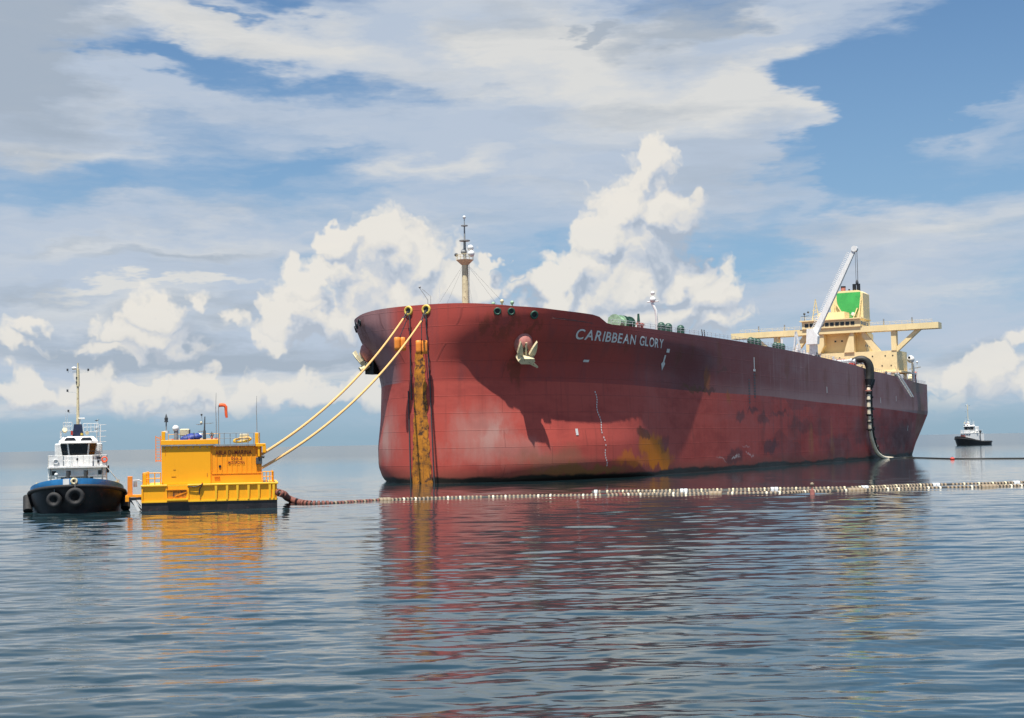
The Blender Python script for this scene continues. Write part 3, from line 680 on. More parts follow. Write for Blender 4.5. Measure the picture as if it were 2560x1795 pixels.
# deck fittings seen over the rail
def rail(pts, h=1.1, mname='white', step=1, r=.04, name='railing', parent=None):
    mb = MB()
    for k, p in enumerate(pts):
        if k % step == 0: mb.cyl(p, p + Vector((0, 0, h)), r, n=4)
    for hh in (h, h * .55): mb.tube([p + Vector((0, 0, hh)) for p in pts], r * .8, 4)
    return mb.build(name, mname, parent or ship)
for a, b_ in ((24, 262),):
    ss = np.arange(a, b_, 2.4)
    for sd in (1, -1): rail([L(s, sd * (hb(s, zdeck(s)) - .25), zdeck(s)) for s in ss], .95, 'lightgrey')
def roller(s, y, r=.75, hgt=1.9, mname='green'):
    z = zdeck(s) - .25
    o = MB().cyl(L(s, y, z), L(s, y, z + hgt * .62), r, r * .9, 14).ball(L(s, y, z + hgt * .7), r * .98, 14, 8, (1, 1, 1.05)).cyl(L(s, y - .1, z + .2), L(s, y - .1, z + .35), r * 1.15, n=12).build('mushroom_ventilator', mname, ship)
for s in (54.0, 57.6, 64): roller(s, 21, .82, 2.7)
for s in (108, 110.5, 113, 126, 128.5, 131): roller(s, 20.5, .85, 2.9)
for s, w in ((33.5, 2.4), (37.3, 2.6)):
    z = zdeck(s) - .25; y = 21.0
    mb = MB().cyl(L(s - w / 2, y, z + 1.5), L(s + w / 2, y, z + 1.5), .95, n=16)
    for e in (-w / 2, w / 2): mb.cyl(L(s + e - .1, y, z + 1.5), L(s + e + .1, y, z + 1.5), 1.35, n=18)
    mb.box(-s - w / 2 - .2, -s + w / 2 + .2, y - .8, y + .8, z, z + .5)
    mb.build('mooring_winch', 'green' if w > 2.5 else 'palegreen', ship)
z = zdeck(36) - .25
MB().box(-36.6, -34.2, 18.8, 20.3, z, z + 2.6, .12).build('deck_locker', 'palegreen', ship)
z = zdeck(43) - .25
MB().cyl(L(43, 21, z), L(43, 21, z + 2.2), .3, n=10).cyl(L(44.6, 21, z), L(44.6, 21, z + 2.0), .3, n=10).cyl(L(42.4, 21, z + 1.7), L(45.2, 21, z + 1.7), .28, n=8).build('bitts', 'pink', ship)
MB().cyl(L(42.6, 21.2, z + 2.2), L(42.6, 21.2, z + 3.6), .3, .2, 8).build('vent_cowl', 'green', ship)
# forecastle gear
for s, y in ((8.2, 9.5), (9, 11.8)):
    MB().box(-s - .8, -s + .8, y - .8, y + .8, 27.2, 29.4, .1).cyl(L(s, y - 1, 29.3), L(s, y + 1, 29.3), .42, n=12).build('windlass', 'palegreen', ship)
for s, y, zt in ((9.5, 10.5, 30.6), (8.8, 9.2, 30.2), (10, 12.2, 30.3), (9.2, 8.3, 29.9)):
    MB().cyl(L(s, y, 27.2), L(s, y, zt), .16, n=8).ball(L(s, y, zt), .34).build('vent_cowl', 'palegreen' if zt < 30.4 else 'creamshade', ship)
# vent mast amidships
s, y = 56.5, 19.
MB().tube([L(s, y, 26), L(s, y, 30.5), L(s - .2, y, 32), L(s - .2, y - .8, 33.6)], .28, 10).build('vent_post', 'white', ship)
MB().ball(L(s - .2, y - .6, 34.2), .62).ball(L(s - .2, y - .6, 35.5), .42).cyl(L(s - .2, y - 1.8, 33.8), L(s - .2, y + .6, 33.8), .12, n=6).build('vent_head', 'white', ship)
for s in (79, 80.4): MB().cyl(L(s, 20, 26.9), L(s - .7, 20, 29.6), .11, n=6).build('vent_pipe', 'darkgrey', ship)
# pipe run and small bits along the rail
pr = MB()
for y in (6, 7, 8, -6, -7): pr.cyl(L(60, y, 28), L(235, y, 25.6), .35, n=8)
pr.build('cargo_pipes', 'lightgrey', ship)
random.seed(11)
for k in range(34):
    s = 140 + k * 2.75 + random.random(); z = zdeck(s) - .25; y = 22.5 - random.random() * 2; hh = .9 + random.random() * 1.5
    mn = random.choice(['white', 'lightgrey', 'green', 'white', 'darkgrey', 'lightgrey', 'creamshade'])
    mb = MB().cyl(L(s, y, z), L(s, y, z + hh), .22 + .2 * random.random(), n=8)
    if k % 3 == 0: mb.box(-s - .9, -s + .9, y - .4, y + .4, z + hh * .4, z + hh * .8)
    mb.build('deck_valve', mn, ship)
MB().box(-186.5, -184.2, 22.4, 24, 25.2, 27.4, .1).build('fire_hose_box', 'red', ship)
MB().box(-196, -176, 18, 23.2, 25.3, 26.0).build('manifold_tray', 'lightgrey', ship)
for s in (180, 183.5, 187, 190.5, 194):
    MB().cyl(L(s, 12, 27.2), L(s, 24.3, 27.2), .38, n=10).cyl(L(s, 24.1, 27.2), L(s, 24.5, 27.2), .62, n=12).build('manifold_pipe', 'lightgrey' if s != 187 else 'green', ship)

# cargo hose crane amidships
def crane():
    cb = L(189, 11.2, 25); t = Vector((0, 1, 0))
    MB().cyl(cb, cb + Vector((0, 0, 7.8)), 1.35, 1.15, 18).build('crane_pedestal', 'white', ship)
    MB().prism([cb + Vector((0, -1.5, 7.8)), cb + Vector((0, 1.7, 7.8)), cb + Vector((0, 1.9, 10)), cb + Vector((0, .6, 12.2)), cb + Vector((0, -1.2, 12.2))], (2.2, 0, 0)).build('crane_cab', 'white', ship)
    p0 = L(189, 10.9, 34.2); p1 = L(189, 23.9, 59.2); ax = (p1 - p0).normalized(); nx = Vector((1, 0, 0)); up = nx.cross(ax).normalized()
    if up.y > 0: up = -up
    rg = []
    for q in (0, .08, .5, .94, 1):
        w = float(np.interp(q, [0, .08, .5, 1], [.9, 1.25, 1.15, .75])); p = p0.lerp(p1, q)
        rg.append([p + nx * a * w * .6 + up * b_ * w * .62 for a, b_ in ((-1, -1), (1, -1), (1, 1), (-1, 1))])
    MB().loft(rg, True, True, True).build('crane_jib', 'white', ship)
    MB().cyl(p1 - nx * .7, p1 + nx * .7, .85, n=14).build('crane_sheave', 'white', ship)
    lad = MB()
    for q in np.linspace(.1, .94, 46):
        p = p0.lerp(p1, q) + up * .55; lad.cyl(p, p + up * 1.05, .05, n=4); 
    lad.cyl(p0.lerp(p1, .1) + up * 1.6, p0.lerp(p1, .94) + up * 1.6, .05, n=4); lad.cyl(p0.lerp(p1, .1) + up * 1.1, p0.lerp(p1, .94) + up * 1.1, .04, n=4)
    lad.build('jib_walkway', 'white', ship)
    MB().cyl(p1 + Vector((0, .6, 0)), p1 + Vector((0, .6, -9)), .08, n=4).cyl(p1 + Vector((0, .1, 0)), p1 + Vector((0, .1, -9)), .06, n=4).build('hoist_wire', 'cable', ship)
    MB().ball(p1 + Vector((0, .35, -9.6)), .7, 10, 8, (.6, .6, 1.2)).build('hook_block', 'darkgrey', ship)
    # A-shaped boom rest and posts left of it
    a = L(186, 5.5, 25)
    MB().bar(a, a + Vector((0, 1.6, 11.6)), .45).bar(a + Vector((0, 4.2, 0)), a + Vector((0, 1.6, 11.6)), .45).bar(a + Vector((0, .9, 5.5)), a + Vector((0, 3.1, 5.5)), .3).build('boom_rest', 'lightgrey', ship)
    MB().cyl(L(184, 3.6, 25), L(184, 3.6, 34.5), .3, n=8).cyl(L(184, 8, 25), L(184, 8, 32.5), .5, n=8).build('vent_post', 'white', ship)
crane()

# bridge house
HS = 250.
def slab(poly, s_a, s_b, mname, name, parent=None):   # polygon in (y, z), extruded fore and aft
    return MB().prism([L(s_a, y, z) for y, z in poly], L(s_b - s_a, 0, 0)).build(name, mname, parent or ship)
def bx(s_a, s_b, ya, yb, za, zb, mname, name, bev=0., parent=None):
    return MB().box(-s_b, -s_a, ya, yb, za, zb, bev).build(name, mname, parent or ship)
base = slab([(-20.3, 27.2), (20.3, 27.2), (20.3, 33.8), (-20.3, 33.8)], HS, HS + 14, 'cream', 'lower_house')
bx(HS - .35, HS + 14.3, -21.4, 21.6, 26.6, 27.2, 'cream', 'boat_deck', .05)
bx(HS + .6, HS + 13.5, -19.5, 20.2, 23.2, 26.6, 'cream', 'main_deck_house')
tower = slab([(-9.2, 33.8), (9.7, 33.8), (9.7, 40.2), (-9.2, 40.2)], HS + 3.4, HS + 13, 'cream', 'accommodation_tower')
slab([(-9.2, 33.8), (-4.6, 33.8), (-3.2, 36.4), (-3.2, 40.2), (-9.2, 40.2)], HS - .4, HS + 3.4, 'cream', 'front_buttress')
slab([(3.4, 33.8), (6.7, 33.8), (6.7, 40.2), (5.6, 40.2), (4.4, 37)], HS - .4, HS + 3.4, 'cream', 'front_buttress')
# bridge wings and their bracing
slab([(-35.1, 40.2), (33.8, 40.2), (33.8, 42.1), (-35.1, 42.1)], HS - .8, HS + 4.2, 'cream', 'bridge_wing_deck')
wh = bx(HS - 1.2, HS + 10, -10.2, 9.2, 42.1, 44.6, 'cream', 'wheelhouse')
bx(HS - 1.8, HS + 10.4, -10.8, 9.8, 44.6, 44.95, 'cream', 'wheelhouse_roof')
for side in (1, -1):
    slab([(side * 18.7, 33.8), (side * 20.3, 33.8), (side * 20.3, 40.2), (side * 18.7, 40.2)], HS - .2, HS + 2.2, 'cream', 'wing_post')
    slab([(side * 19.9, 33.2), (side * 20.3, 35.0), (side * 26.4, 40.25), (side * 28.3, 40.25), (side * 20.3, 33.2)], HS + .1, HS + 1.7, 'cream', 'wing_brace')
    slab([(side * 12.9, 33.75), (side * 15.2, 33.75), (side * 10.2, 40.25), (side * 9.2, 40.25), (side * 9.2, 38.8)], HS + .1, HS + 1.7, 'cream', 'wing_brace')
    rail([L(HS - .7, side * y, 42.1) for y in np.arange(11, 33.5, 1.9)], 1.0, 'cream')
    for y in (16.5, 25.5): MB().cyl(L(HS, side * y, 42.1), L(HS, side * y, 44.1), .22, n=8).build('wing_repeater', 'grey', ship)
for k, y in enumerate(np.linspace(-8.6, 6.7, 10)):
    MB().box(-HS + 1.2, -HS + 1.28, y - .62, y + .62, 42.75, 43.85).build('window', 'glass', wh)
for k in range(5): MB().box(-HS - 8.5 + k * 1.9, -HS - 7.2 + k * 1.9, 9.2, 9.26, 42.75, 43.85).build('window', 'glass', wh)
for z, ys_ in ((32.2, (-3.3, -.6, 1.8, 12.5, 16.6, 19)), (29.0, (9, 12.2, 15.5, 18.4, -8, -11)), (30.6, (-12, -15, -18))):
    for y in ys_: MB().cyl(L(HS - .08, y, z), L(HS + .02, y, z), .22, n=10).build('porthole', 'glass', base)
for y in (-.4, 1.8): MB().box(-HS - 3.4, -HS - 3.32, y - .3, y + .3, 37.6, 38.1).build('window', 'glass', tower)
for z in (35.6, 38.2):
    for k in range(4): MB().box(-HS - 10.5 + k * 2.4, -HS - 9.7 + k * 2.4, 9.7, 9.76, z, z + .7).build('window', 'glass', tower)
me = text_mesh('NO SMOKING', 1.0, 0, .012)
sg = bpy.data.objects.new('safety_lettering', me); col.objects.link(sg); me.materials.append(M['orangered']); sg.parent = ship
# lettering lies on the front face: text x -> port, y -> up, facing forward
sg.matrix_local = Matrix(((0, 0, 1, -HS + .06), (1, 0, 0, -4.9), (0, 1, 0, 30.9), (0, 0, 0, 1))) @ Matrix.Diagonal((1.35, 1.35, 1, 1))
# monkey island, signal mast, funnel
rail([L(HS - 1.5, y, 44.95) for y in np.arange(-10.4, 9.6, 1.6)], 1.1, 'cream')
bx(HS + 3, HS + 9, -6, 3, 44.95, 47.6, 'cream', 'monkey_island_house')
sm = MB()
for a, b_ in ((-7.6, 1), (-5.2, 1)): sm.bar(L(HS + 2, a, 44.9), L(HS + 2, -6.3, 52.2), .3)
for k in range(7):
    z = 45.5 + k; f = (z - 44.9) / 7.3; sm.bar(L(HS + 2, -7.6 + 1.3 * f, z), L(HS + 2, -5.2 - 1.1 * f, z + .4), .14)
sm.bar(L(HS + 2, -7.4, 48.6), L(HS + 2, -4.0, 47.6), .2); sm.build('signal_mast', 'creamshade', ship)
MB().cyl(L(HS + 2, -10.2, 45), L(HS + 2, -10.2, 47.4), .1, n=6).ball(L(HS + 2, -10.2, 47.5), .4).ball(L(HS + 2, -8.9, 48.0), .35).bar(L(HS + 2, -11.4, 46.6), L(HS + 2, -8.6, 46.8), .15).build('searchlight', 'darkgrey', ship)
FS = 264.
fn = [(-4.6, 43.8), (6.4, 43.8), (6.4, 54.6), (4.8, 55.6), (-2.2, 55.6), (-4.6, 54.2)]
bx(FS, FS + 9, -5, 6.8, 26.6, 43.9, 'cream', 'engine_casing')
fun = slab(fn, FS, FS + 8.5, 'cream', 'funnel')
MB().prism([L(FS - .06, y, z) for y, z in ((-2.4, 54.9), (5.6, 54.9), (5.7, 52.5), (5.0, 49.5), (3.9, 47), (2.5, 44.6), (1.7, 44.0), (.8, 44.6), (-.6, 47), (-1.7, 49.5), (-2.4, 52.5))], (.14, 0, 0)).build('green_shield', 'shield', fun)
MB().cyl(L(FS - .35, 3.0, 47.6), L(FS - .2, 3.0, 47.6), .6, n=16).build('white_disc', 'white', fun)
for a, b_ in (((-2.6, 51.5), (1.4, 44.2)), ((5.9, 53.2), (4.9, 45.0)), ((4.6, 49.5), (2.3, 44.2))): MB().bar(L(FS - .5, *a), L(FS - .5, *b_), .34).build('funnel_stay', 'cream', fun)
MB().bar(L(FS - .5, -3.6, 44), L(FS - .5, -3.2, 51), .3).build('funnel_stay', 'cream', fun)
for y in (2.9, 4.3): MB().cyl(L(FS + 3, y, 55.4), L(FS + 3, y, 58.0), .62, n=14).build('exhaust_pipe', 'black', fun)
MB().cyl(L(FS + 3, -.9, 55.4), L(FS + 3, -.9, 57), .8, n=14).build('exhaust_pipe', 'pink', fun)
MB().cyl(L(FS + 3, -.9, 57), L(FS + 3, -.9, 57.5), .85, n=14).cyl(L(FS + 3, 1.1, 55.4), L(FS + 3, 1.1, 56.4), .3, n=8).build('exhaust_cap', 'black', fun)
# lifeboat station, stern gear
MB().cyl(L(HS + 12, 22.6, 23.6), L(HS + 12, 22.6, 30.2), .5, n=10).build('davit_post', 'white', ship)
MB().ball(L(HS + 10, 22.4, 31.2), 1.25).build('satellite_dome', 'white', ship)
MB().ball(L(HS + 8, 22.4, 31.7), .45).build('floodlight', 'darkgrey', ship)
bx(HS + 8, HS + 17, 21.8, 22.6, 26.4, 26.9, 'lightgrey', 'davit_platform')
MB().bar(L(HS + 15, 22, 23.5), L(HS + 15, 22, 29.0), .4).bar(L(HS + 15, 20.6, 28.2), L(HS + 15, 24.4, 28.8), .3).build('provision_crane', 'grey', ship)
for k in range(6): MB().box(-HS + 20 - k * 4, -HS + 21.3 - k * 4, 20.8, 22.2, 24, 25.4 + .5 * (k % 2), .06).build('deck_box', ['white', 'lightgrey', 'creamshade', 'green'][k % 4], ship)
MB().cyl(L(271, 22, 23), L(271, 22, 30.6), .1, n=6).ball(L(271, 22, 30.8), .35).build('ensign_staff', 'white', ship)
MB().prism([L(262, 21.5, 23.3), L(268.5, 21.5, 23.3), L(268.5, 21.5, 27.4)], (0, -1.4, 0)).build('stern_winch_cover', 'creamshade', ship)
MB().cyl(L(265.6, 22, 23.3), L(267.6, 22, 27.3), .5, n=8).build('stern_davit', 'pink', ship)
MB().box(-274, -271.6, 18.6, 21, 23.3, 25.5, .1).build('stern_vent', 'black', ship)
rail([L(s, hb(s, 23) - .3, 23.3) for s in np.arange(262.5, 274.5, 1.6)], 1.1, 'white')
# accommodation ladder slung outboard
la, lb = L(223, 26.5, 25.2), L(241.5, 26.6, 18.4)
gl = MB()
for e in (-.35, .35): gl.bar(la + Vector((0, e, 0)), lb + Vector((0, e, 0)), .16, .42)
gl.build('gangway', 'white', ship); gs = MB()
for q in np.linspace(.02, .98, 30): p = la.lerp(lb, q); gs.box(p.x - .12, p.x + .12, p.y - .35, p.y + .35, p.z - .05, p.z + .05)
gs.build('gangway_steps', 'lightgrey', ship)
gp = MB()
for q in np.linspace(0, 1, 12): p = la.lerp(lb, q); gp.cyl(p, p + Vector((0, 0, 1.1)), .05, n=4)
gp.cyl(la + Vector((0, 0, 1.1)), lb + Vector((0, 0, 1.1)), .05, n=4); gp.build('gangway_rail', 'lightgrey', ship)
for q in (.1, .85): p = la.lerp(lb, q); MB().cyl(p, L(-p.x + .1, 25.4, 27.5), .04, n=4).build('gangway_wire', 'cable', ship)
transom_o.data.materials.clear(); transom_o.data.materials.append(M['deckred'])

def Wp(v): return ship.matrix_basis @ v          # ship -> world
ship_m = Matrix.Translation(S0) @ Matrix.Rotation(ship.rotation_euler.z, 4, 'Z')
def SW(v): return ship_m @ v

# ------------------------------------------------------------------ yellow mooring barge (local x right, y away, z up)
BY = 144.0
bl = at(354, 1273, BY); BO = Vector((bl.x, BY, 0))
barge = thing('mooring_barge', 'bright yellow mooring barge with a tall deckhouse on a black-bottomed pontoon', 'barge', BO, R(11))
PX = F / BY * 1.02
BM = Matrix.Translation(BO) @ Matrix.Rotation(R(11), 4, 'Z')
def BW(x, y, z): return BM @ Vector((x, y, z))
def lx(px): return (px - 354) / PX
def lz(px, py): return (1274.6 + (520 - px) * .0189 - py) / PX
W_, D_ = 14.1, 10.5
MB().box(0, W_, 0, D_, -1.2, .95).build('pontoon_bottom', 'blackhull', barge)
pt = MB().box(.02, W_ - .02, .02, D_, .95, 2.62)
pt = pt.build('pontoon_side', 'yellow', barge)
MB().box(-.08, 2.65, -.16, D_, 2.62, 2.80, .03).box(4.7, W_ + .12, -.16, D_, 2.62, 2.80, .03).box(2.65, 4.7, .02, D_, 2.62, 2.79).build('deck_edge', 'yellowedge', barge)
MB().box(-.02, 2.62, -.10, .02, .93, 1.08).box(4.72, W_ + .04, -.10, .02, .93, 1.08).box(2.6, 4.75, -.34, .02, 1.12, 1.3).build('rubbing_strake', 'yellowedge', barge)
MB().box(-.02, .14, -.08, .02, 1.08, 2.62).box(2.46, 2.62, -.08, .02, 1.08, 2.62).box(4.72, 4.86, -.08, .02, 1.08, 2.62).build('frame_bar', 'yellow', barge)
for px in (538.7, 566.6, 592.7, 620.6, 646.7, 674.6, 684.5):
    x = lx(px); MB().prism([(x - .09, -.14, 1.08), (x + .09, -.14, 1.08), (x + .13, -.14, 2.62), (x - .13, -.14, 2.62)], (0, .16, 0)).build('side_rib', 'yellowedge', barge)
MB().box(lx(417), lx(464), -.015, .02, 1.42, 2.2).build('recess_panel', 'orangered' if False else 'rustp', barge)
rc = MB()
for k in range(4): rc.box(lx(417) + .1 + .13 * k, lx(417) + .16 + .13 * k, -.06, -.016, 1.42, 2.2)
rc.bar((lx(437), -.05, 1.55), (lx(464), -.05, 1.95), .07); rc.box(lx(415), lx(466), -.12, -.016, 2.2, 2.3); rc.build('recess_grating', 'yellow2', barge)
MB().tube([(lx(505), -.2, 2.95), (lx(503), -.2, 2.6), (lx(498), -.18, 2.2), (lx(497), -.17, 1.6)], .06, 6).tube([(lx(470), -.19, 2.58), (lx(488), -.2, 2.5), (lx(505), -.2, 2.75)], .05, 6).build('hanging_line', 'black', barge)
# deckhouse in two halves
h0, h1, h2_ = lx(403), lx(526), lx(655)
HT = 6.88
MB().box(h0, h1, .5, 8.5, 2.8, HT, .04).build('deckhouse_left', 'yellow', barge)
rh = MB().box(h1, h2_, .62, 8.5, 2.8, HT)
rh.build('deckhouse_right', 'yellow2', barge)
xs = h1 + .06
while xs < h2_ - .1:
    wv = .05; MB().box(xs, xs + .07, .56, .625, 3.9, HT).build('vertical_stiffener', 'yellow2', barge); xs += .52
MB().box(h1 + .1, h2_, .57, .625, 3.8, 3.92).build('horizontal_stiffener', 'yellow2', barge)
MB().cyl((lx(549), .54, lz(549, 1163)), (lx(549), .66, lz(549, 1163)), .14, n=12).build('porthole', 'black', barge)
for px, py, w, hh in ((432, 1172, .25, .03), (427, 1190, .5, .03), (516, 1189, .06, .35), (412, 1135, .04, .6), (534, 1190, .6, .03)):
    MB().box(lx(px), lx(px) + w, .47, .5 if px < 526 else .625, lz(px, py), lz(px, py) + hh).build('weld_mark', 'rustp', barge)
# eaves: dark channel below the roof edge, brackets
MB().box(h0 - .1, h1 + .3, .3, 8.6, HT - .02, HT + .12).box(h1 + .3, h2_ - .3, .28, 8.6, HT - .12, HT + .06).build('roof_edge', 'grey', barge)
for k in range(7): x = h0 + .25 + k * .74; MB().prism([(x, .5, HT - .02), (x, .34, HT - .02), (x, .5, HT - .3)], (.07, 0, 0)).build('eaves_bracket', 'grey', barge)
for k in range(6): x = h1 + .45 + k * .8; MB().prism([(x, .56, HT - .12), (x, .3, HT - .12), (x, .56, HT - .45)], (.07, 0, 0)).build('eaves_bracket', 'yellow', barge)
MB().box(h0 - .05, h0 + 5.9, .34, .6, HT + .12, HT + .62, .03).build('roof_parapet', 'yellow', barge)
MB().box(h0, h0 + .38, .36, .8, HT + .6, HT + 1.55, .03).build('corner_locker', 'yellow', barge)
def brail(x0, x1, y, z, hh, mname, n=6, r=.035):
    return rail([Vector((x, y, z)) for x in np.linspace(x0, x1, n)], hh, mname, 1, r, 'railing', barge)
brail(lx(545), lx(650), .45, HT + .06, 1.2, 'grey', 8); brail(lx(410), lx(545), 7.9, HT + .1, 1.2, 'yellow', 8)
rail([Vector((lx(650), y, HT + .06)) for y in np.linspace(.45, 8.2, 6)], 1.2, 'yellow', 1, .035, 'railing', barge)
brail(lx(357), lx(401), .15, 2.8, 1.25, 'yellow', 4, .06); rail([Vector((lx(357), y, 2.8)) for y in np.linspace(.15, 9, 6)], 1.25, 'yellow', 1, .06, 'railing', barge)
brail(lx(657), lx(684), .15, 2.8, 1.15, 'yellow', 4, .05); rail([Vector((lx(684), y, 2.8)) for y in np.linspace(.15, 9, 6)], 1.15, 'yellow', 1, .05, 'railing', barge)
MB().box(lx(357), lx(366), .1, .5, 2.8, 4.0, .03).build('deck_post', 'yellow', barge)
# hawser bracket at the upper right corner
MB().box(lx(640), lx(665), .1, 1.6, lz(650, 1112), lz(650, 1104), .03).box(lx(657), lx(666), .1, 1.2, lz(650, 1128), lz(650, 1108), .03).box(lx(645), lx(650), .2, .6, 5.6, HT).build('mooring_bracket', 'yellow', barge)
MB().box(lx(638), lx(647), .2, 1.0, HT + .05, HT + 1.25, .04).build('corner_locker', 'yellow', barge)
MB().box(lx(640), lx(656), .35, .62, lz(650, 1157), lz(650, 1140), .02).cyl((lx(654), .2, 5.6), (lx(662), .2, 5.5), .14, n=8).build('towing_hook', 'darkgrey', barge)
# ladder cage on the left wall
lc = MB()
for e in (0, .5): lc.bar((lx(386) + e, 2.2, 5.2), (lx(386) + e, 2.2, 8.0), .09)
for k in range(9): lc.bar((lx(386), 2.2, 5.35 + k * .31), (lx(386) + .5, 2.2, 5.35 + k * .31), .05)
lc.bar((lx(386), 2.2, 5.3), (lx(403), 2.2, 5.3), .08); lc.bar((lx(386), 2.2, 7.9), (lx(403), 2.2, 7.5), .08); lc.build('ladder', 'orange', barge)
# outboard landing on the left
MB().box(lx(313), lx(356), .6, 3.2, 1.55, 1.75).box(lx(313), lx(322), .5, .8, 1.1, 1.6).box(lx(340), lx(344), .5, .8, 1.1, 1.6).build('landing_platform', 'yellow2', barge)
MB().box(lx(318), lx(330), .7, 1.0, 1.75, 3.75, .02).build('landing_post', 'orange', barge)
MB().bar((lx(322), .6, 1.35), (lx(354), .6, 1.4), .3).bar((lx(325), .65, 1.3), (lx(352), .65, .1), .28).bar((lx(342), .7, 1.3), (lx(352), .7, .6), .2).build('landing_strut', 'black', barge)
MB().prism([(lx(329), .4, 1.2), (lx(337), .4, 1.2), (lx(351), .4, .12), (lx(343), .4, .12)], (0, .08, 0)).prism([(lx(341), .38, 1.25), (lx(350), .38, 1.25), (lx(354), .38, .8), (lx(354), .38, .5)], (0, .08, 0)).build('striped_board', 'white', barge)
MB().box(lx(332), lx(340), 1.2, 1.6, 2.6, 3.2).build('equipment_box', 'grey', barge); MB().tube([(lx(330), 1.3, 3.3), (lx(345), 1.3, 3.35), (lx(357), 1.3, 3.1)], .05, 6).build('railing', 'lightgrey', barge)
# lettering
def sign(body, px, py, pw, mname, bold, parent=barge, yy=.55, hgt=None):
    me = text_mesh(body, 1., 0, bold, 1.05); x = [v.co.x for v in me.vertices]; k = pw / PX / (max(x) - min(x))
    o = bpy.data.objects.new('lettering', me); col.objects.link(o); me.materials.append(M[mname]); o.parent = parent
    o.matrix_local = Matrix.Translation((lx(px) - min(x) * k, yy, lz(px, py))) @ Matrix(((k, 0, 0, 0), (0, 0, -1, 0), (0, hgt or k, 0, 0), (0, 0, 0, 1)))
sign('ABLA DI-MARINA', 537.5, 1133.5, 92, 'darkred', .012, hgt=.66); sign('No.2', 578, 1146.5, 27, 'darkred', .012, hgt=.5); sign('MONROVIA', 570, 1157, 42, 'darkred', .012, hgt=.42)

# things standing on the barge roof
def on_roof(name, label, cat, px, y=1.5, z=HT + .12): return thing(name, label, cat, BW(lx(px), y, z), R(11))
t = on_roof('lantern_post', 'small navigation lantern on a post at the left end of the barge roof', 'lantern', 414, 1.0, HT + 1.5)
MB().cyl((0, 0, -.1), (0, 0, 1.2), .07, n=8).build('post', 'grey', t); MB().cyl((0, 0, 1.05), (0, 0, 1.15), .22, n=10).cyl((0, 0, 1.15), (0, 0, 1.5), .17, .2, 10).cyl((0, 0, 1.5), (0, 0, 1.95), .16, .02, 10).build('lantern', 'darkgrey', t)
MB().cyl((0, 0, -.12), (0, 0, .12), .3, n=12).build('post_base', 'white', t)
t = on_roof('white_canister', 'white domed canister on a grey stand beside the blue bundle', 'canister', 437)
MB().ball((0, 0, 1.75), .36).build('dome', 'white', t); MB().cyl((0.05, 0, 0), (.05, 0, 1.6), .24, n=10).build('stand', 'grey', t)
t = on_roof('control_cabinet', 'cream equipment cabinet on legs behind the blue bundle', 'cabinet', 458, 2.0)
MB().box(-.45, .55, -.3, .4, .95, 1.7, .08).build('cabinet_body', 'creamshade', t); MB().box(.5, .62, -.35, .4, .8, 1.6).build('cabinet_end', 'darkgrey', t)
for e in (-.4, .45): MB().cyl((e, 0, 0), (e, 0, 1), .06, n=6).build('leg', 'lightgrey', t)
t = on_roof('blue_bundle', 'royal blue tarpaulin bundle tied down on the barge roof', 'tarpaulin', 476, 1.3)
b_ = MB(); rg = []
for i, q in enumerate(np.linspace(-1.05, 1.05, 9)):
    rr = .52 * (1 - (abs(q) / 1.2) ** 4) + .05 * math.sin(i * 2.1); rg.append([(q + .12 * math.sin(a * 2 + i), rr * math.cos(a) * 1.1, .62 + .22 * q + rr * math.sin(a) * (1 + .12 * math.sin(3 * a + i))) for a in np.linspace(0, 2 * math.pi, 12, endpoint=False)])
b_.loft(rg, True, True, True, True); b_.build('tarpaulin_roll', 'tarp', t); MB().torus((-.35, 0, .55), (1, 0, .2), .56, .04, 16, 5).torus((.4, 0, .7), (1, 0, .2), .56, .04, 16, 5).build('lashing', 'navy', t)
MB().ball((.95, .1, 1.0), .2).build('end_cap', 'white', t)
for px, mn, lb in ((430, 'red', 'small red fire extinguisher below the white canister'), (472, 'red', 'small red fire extinguisher under the blue bundle')):
    t = on_roof('fire_extinguisher', lb, 'fire extinguisher', px, .75); MB().cyl((0, 0, 0), (0, 0, .5), .12, n=10).ball((0, 0, .5), .12).build('extinguisher_body', mn, t); MB().cyl((0, 0, .6), (.1, 0, .66), .03, n=6).build('nozzle', 'black', t)
t = on_roof('instrument_mast', 'dark instrument mast with cross arms at the middle of the barge roof', 'mast', 509, 2.2)
MB().cyl((0, 0, 0), (0, 0, 1.5), .2, .14, 8).cyl((0, 0, 1.5), (.05, 0, 3.0), .09, .05, 8).build('mast_pole', 'darkgrey', t)
MB().bar((-.9, 0, 2.15), (.95, 0, 2.3), .05).bar((-.2, 0, 2.2), (-.28, 0, 3.1), .05).build('cross_arm', 'grey', t)
MB().ball((-.3, 0, 3.2), .11).build('wind_sensor', 'black', t); MB().box(-.65, .1, -.1, .1, 1.35, 1.45).box(-.75, -.3, -.05, .05, 2.1, 2.2).build('instrument_shelf', 'grey', t)
MB().prism([(.2, 0, 2.3), (.75, 0, 2.2), (.6, 0, 2.3)], (0, .05, 0)).ball((-.35, 0, 2.35), .13).build('anemometer', 'creamshade', t)
for px, top, y, lb in ((539, 975, 1.8, 'tall thin grey whip aerial left of the windsock'), (643, 983, 1.2, 'tall thin grey whip aerial at the right end of the barge roof')):
    t = on_roof('whip_aerial', lb, 'aerial', px, y); hh = lz(px, top) - HT
    MB().tube([(0, 0, 0), (.01, 0, hh * .4), (-.03, 0, hh * .7), (.02, 0, hh)], [.055, .05, .04, .02], 6).build('aerial_rod', 'grey', t); MB().cyl((0, 0, 0), (0, 0, .5), .1, n=8).build('aerial_base', 'darkgrey', t)
t = on_roof('windsock', 'orange-red windsock hanging limp from its pole above the barge', 'windsock', 545.5, 1.4)
hz = lz(545, 1008) - HT
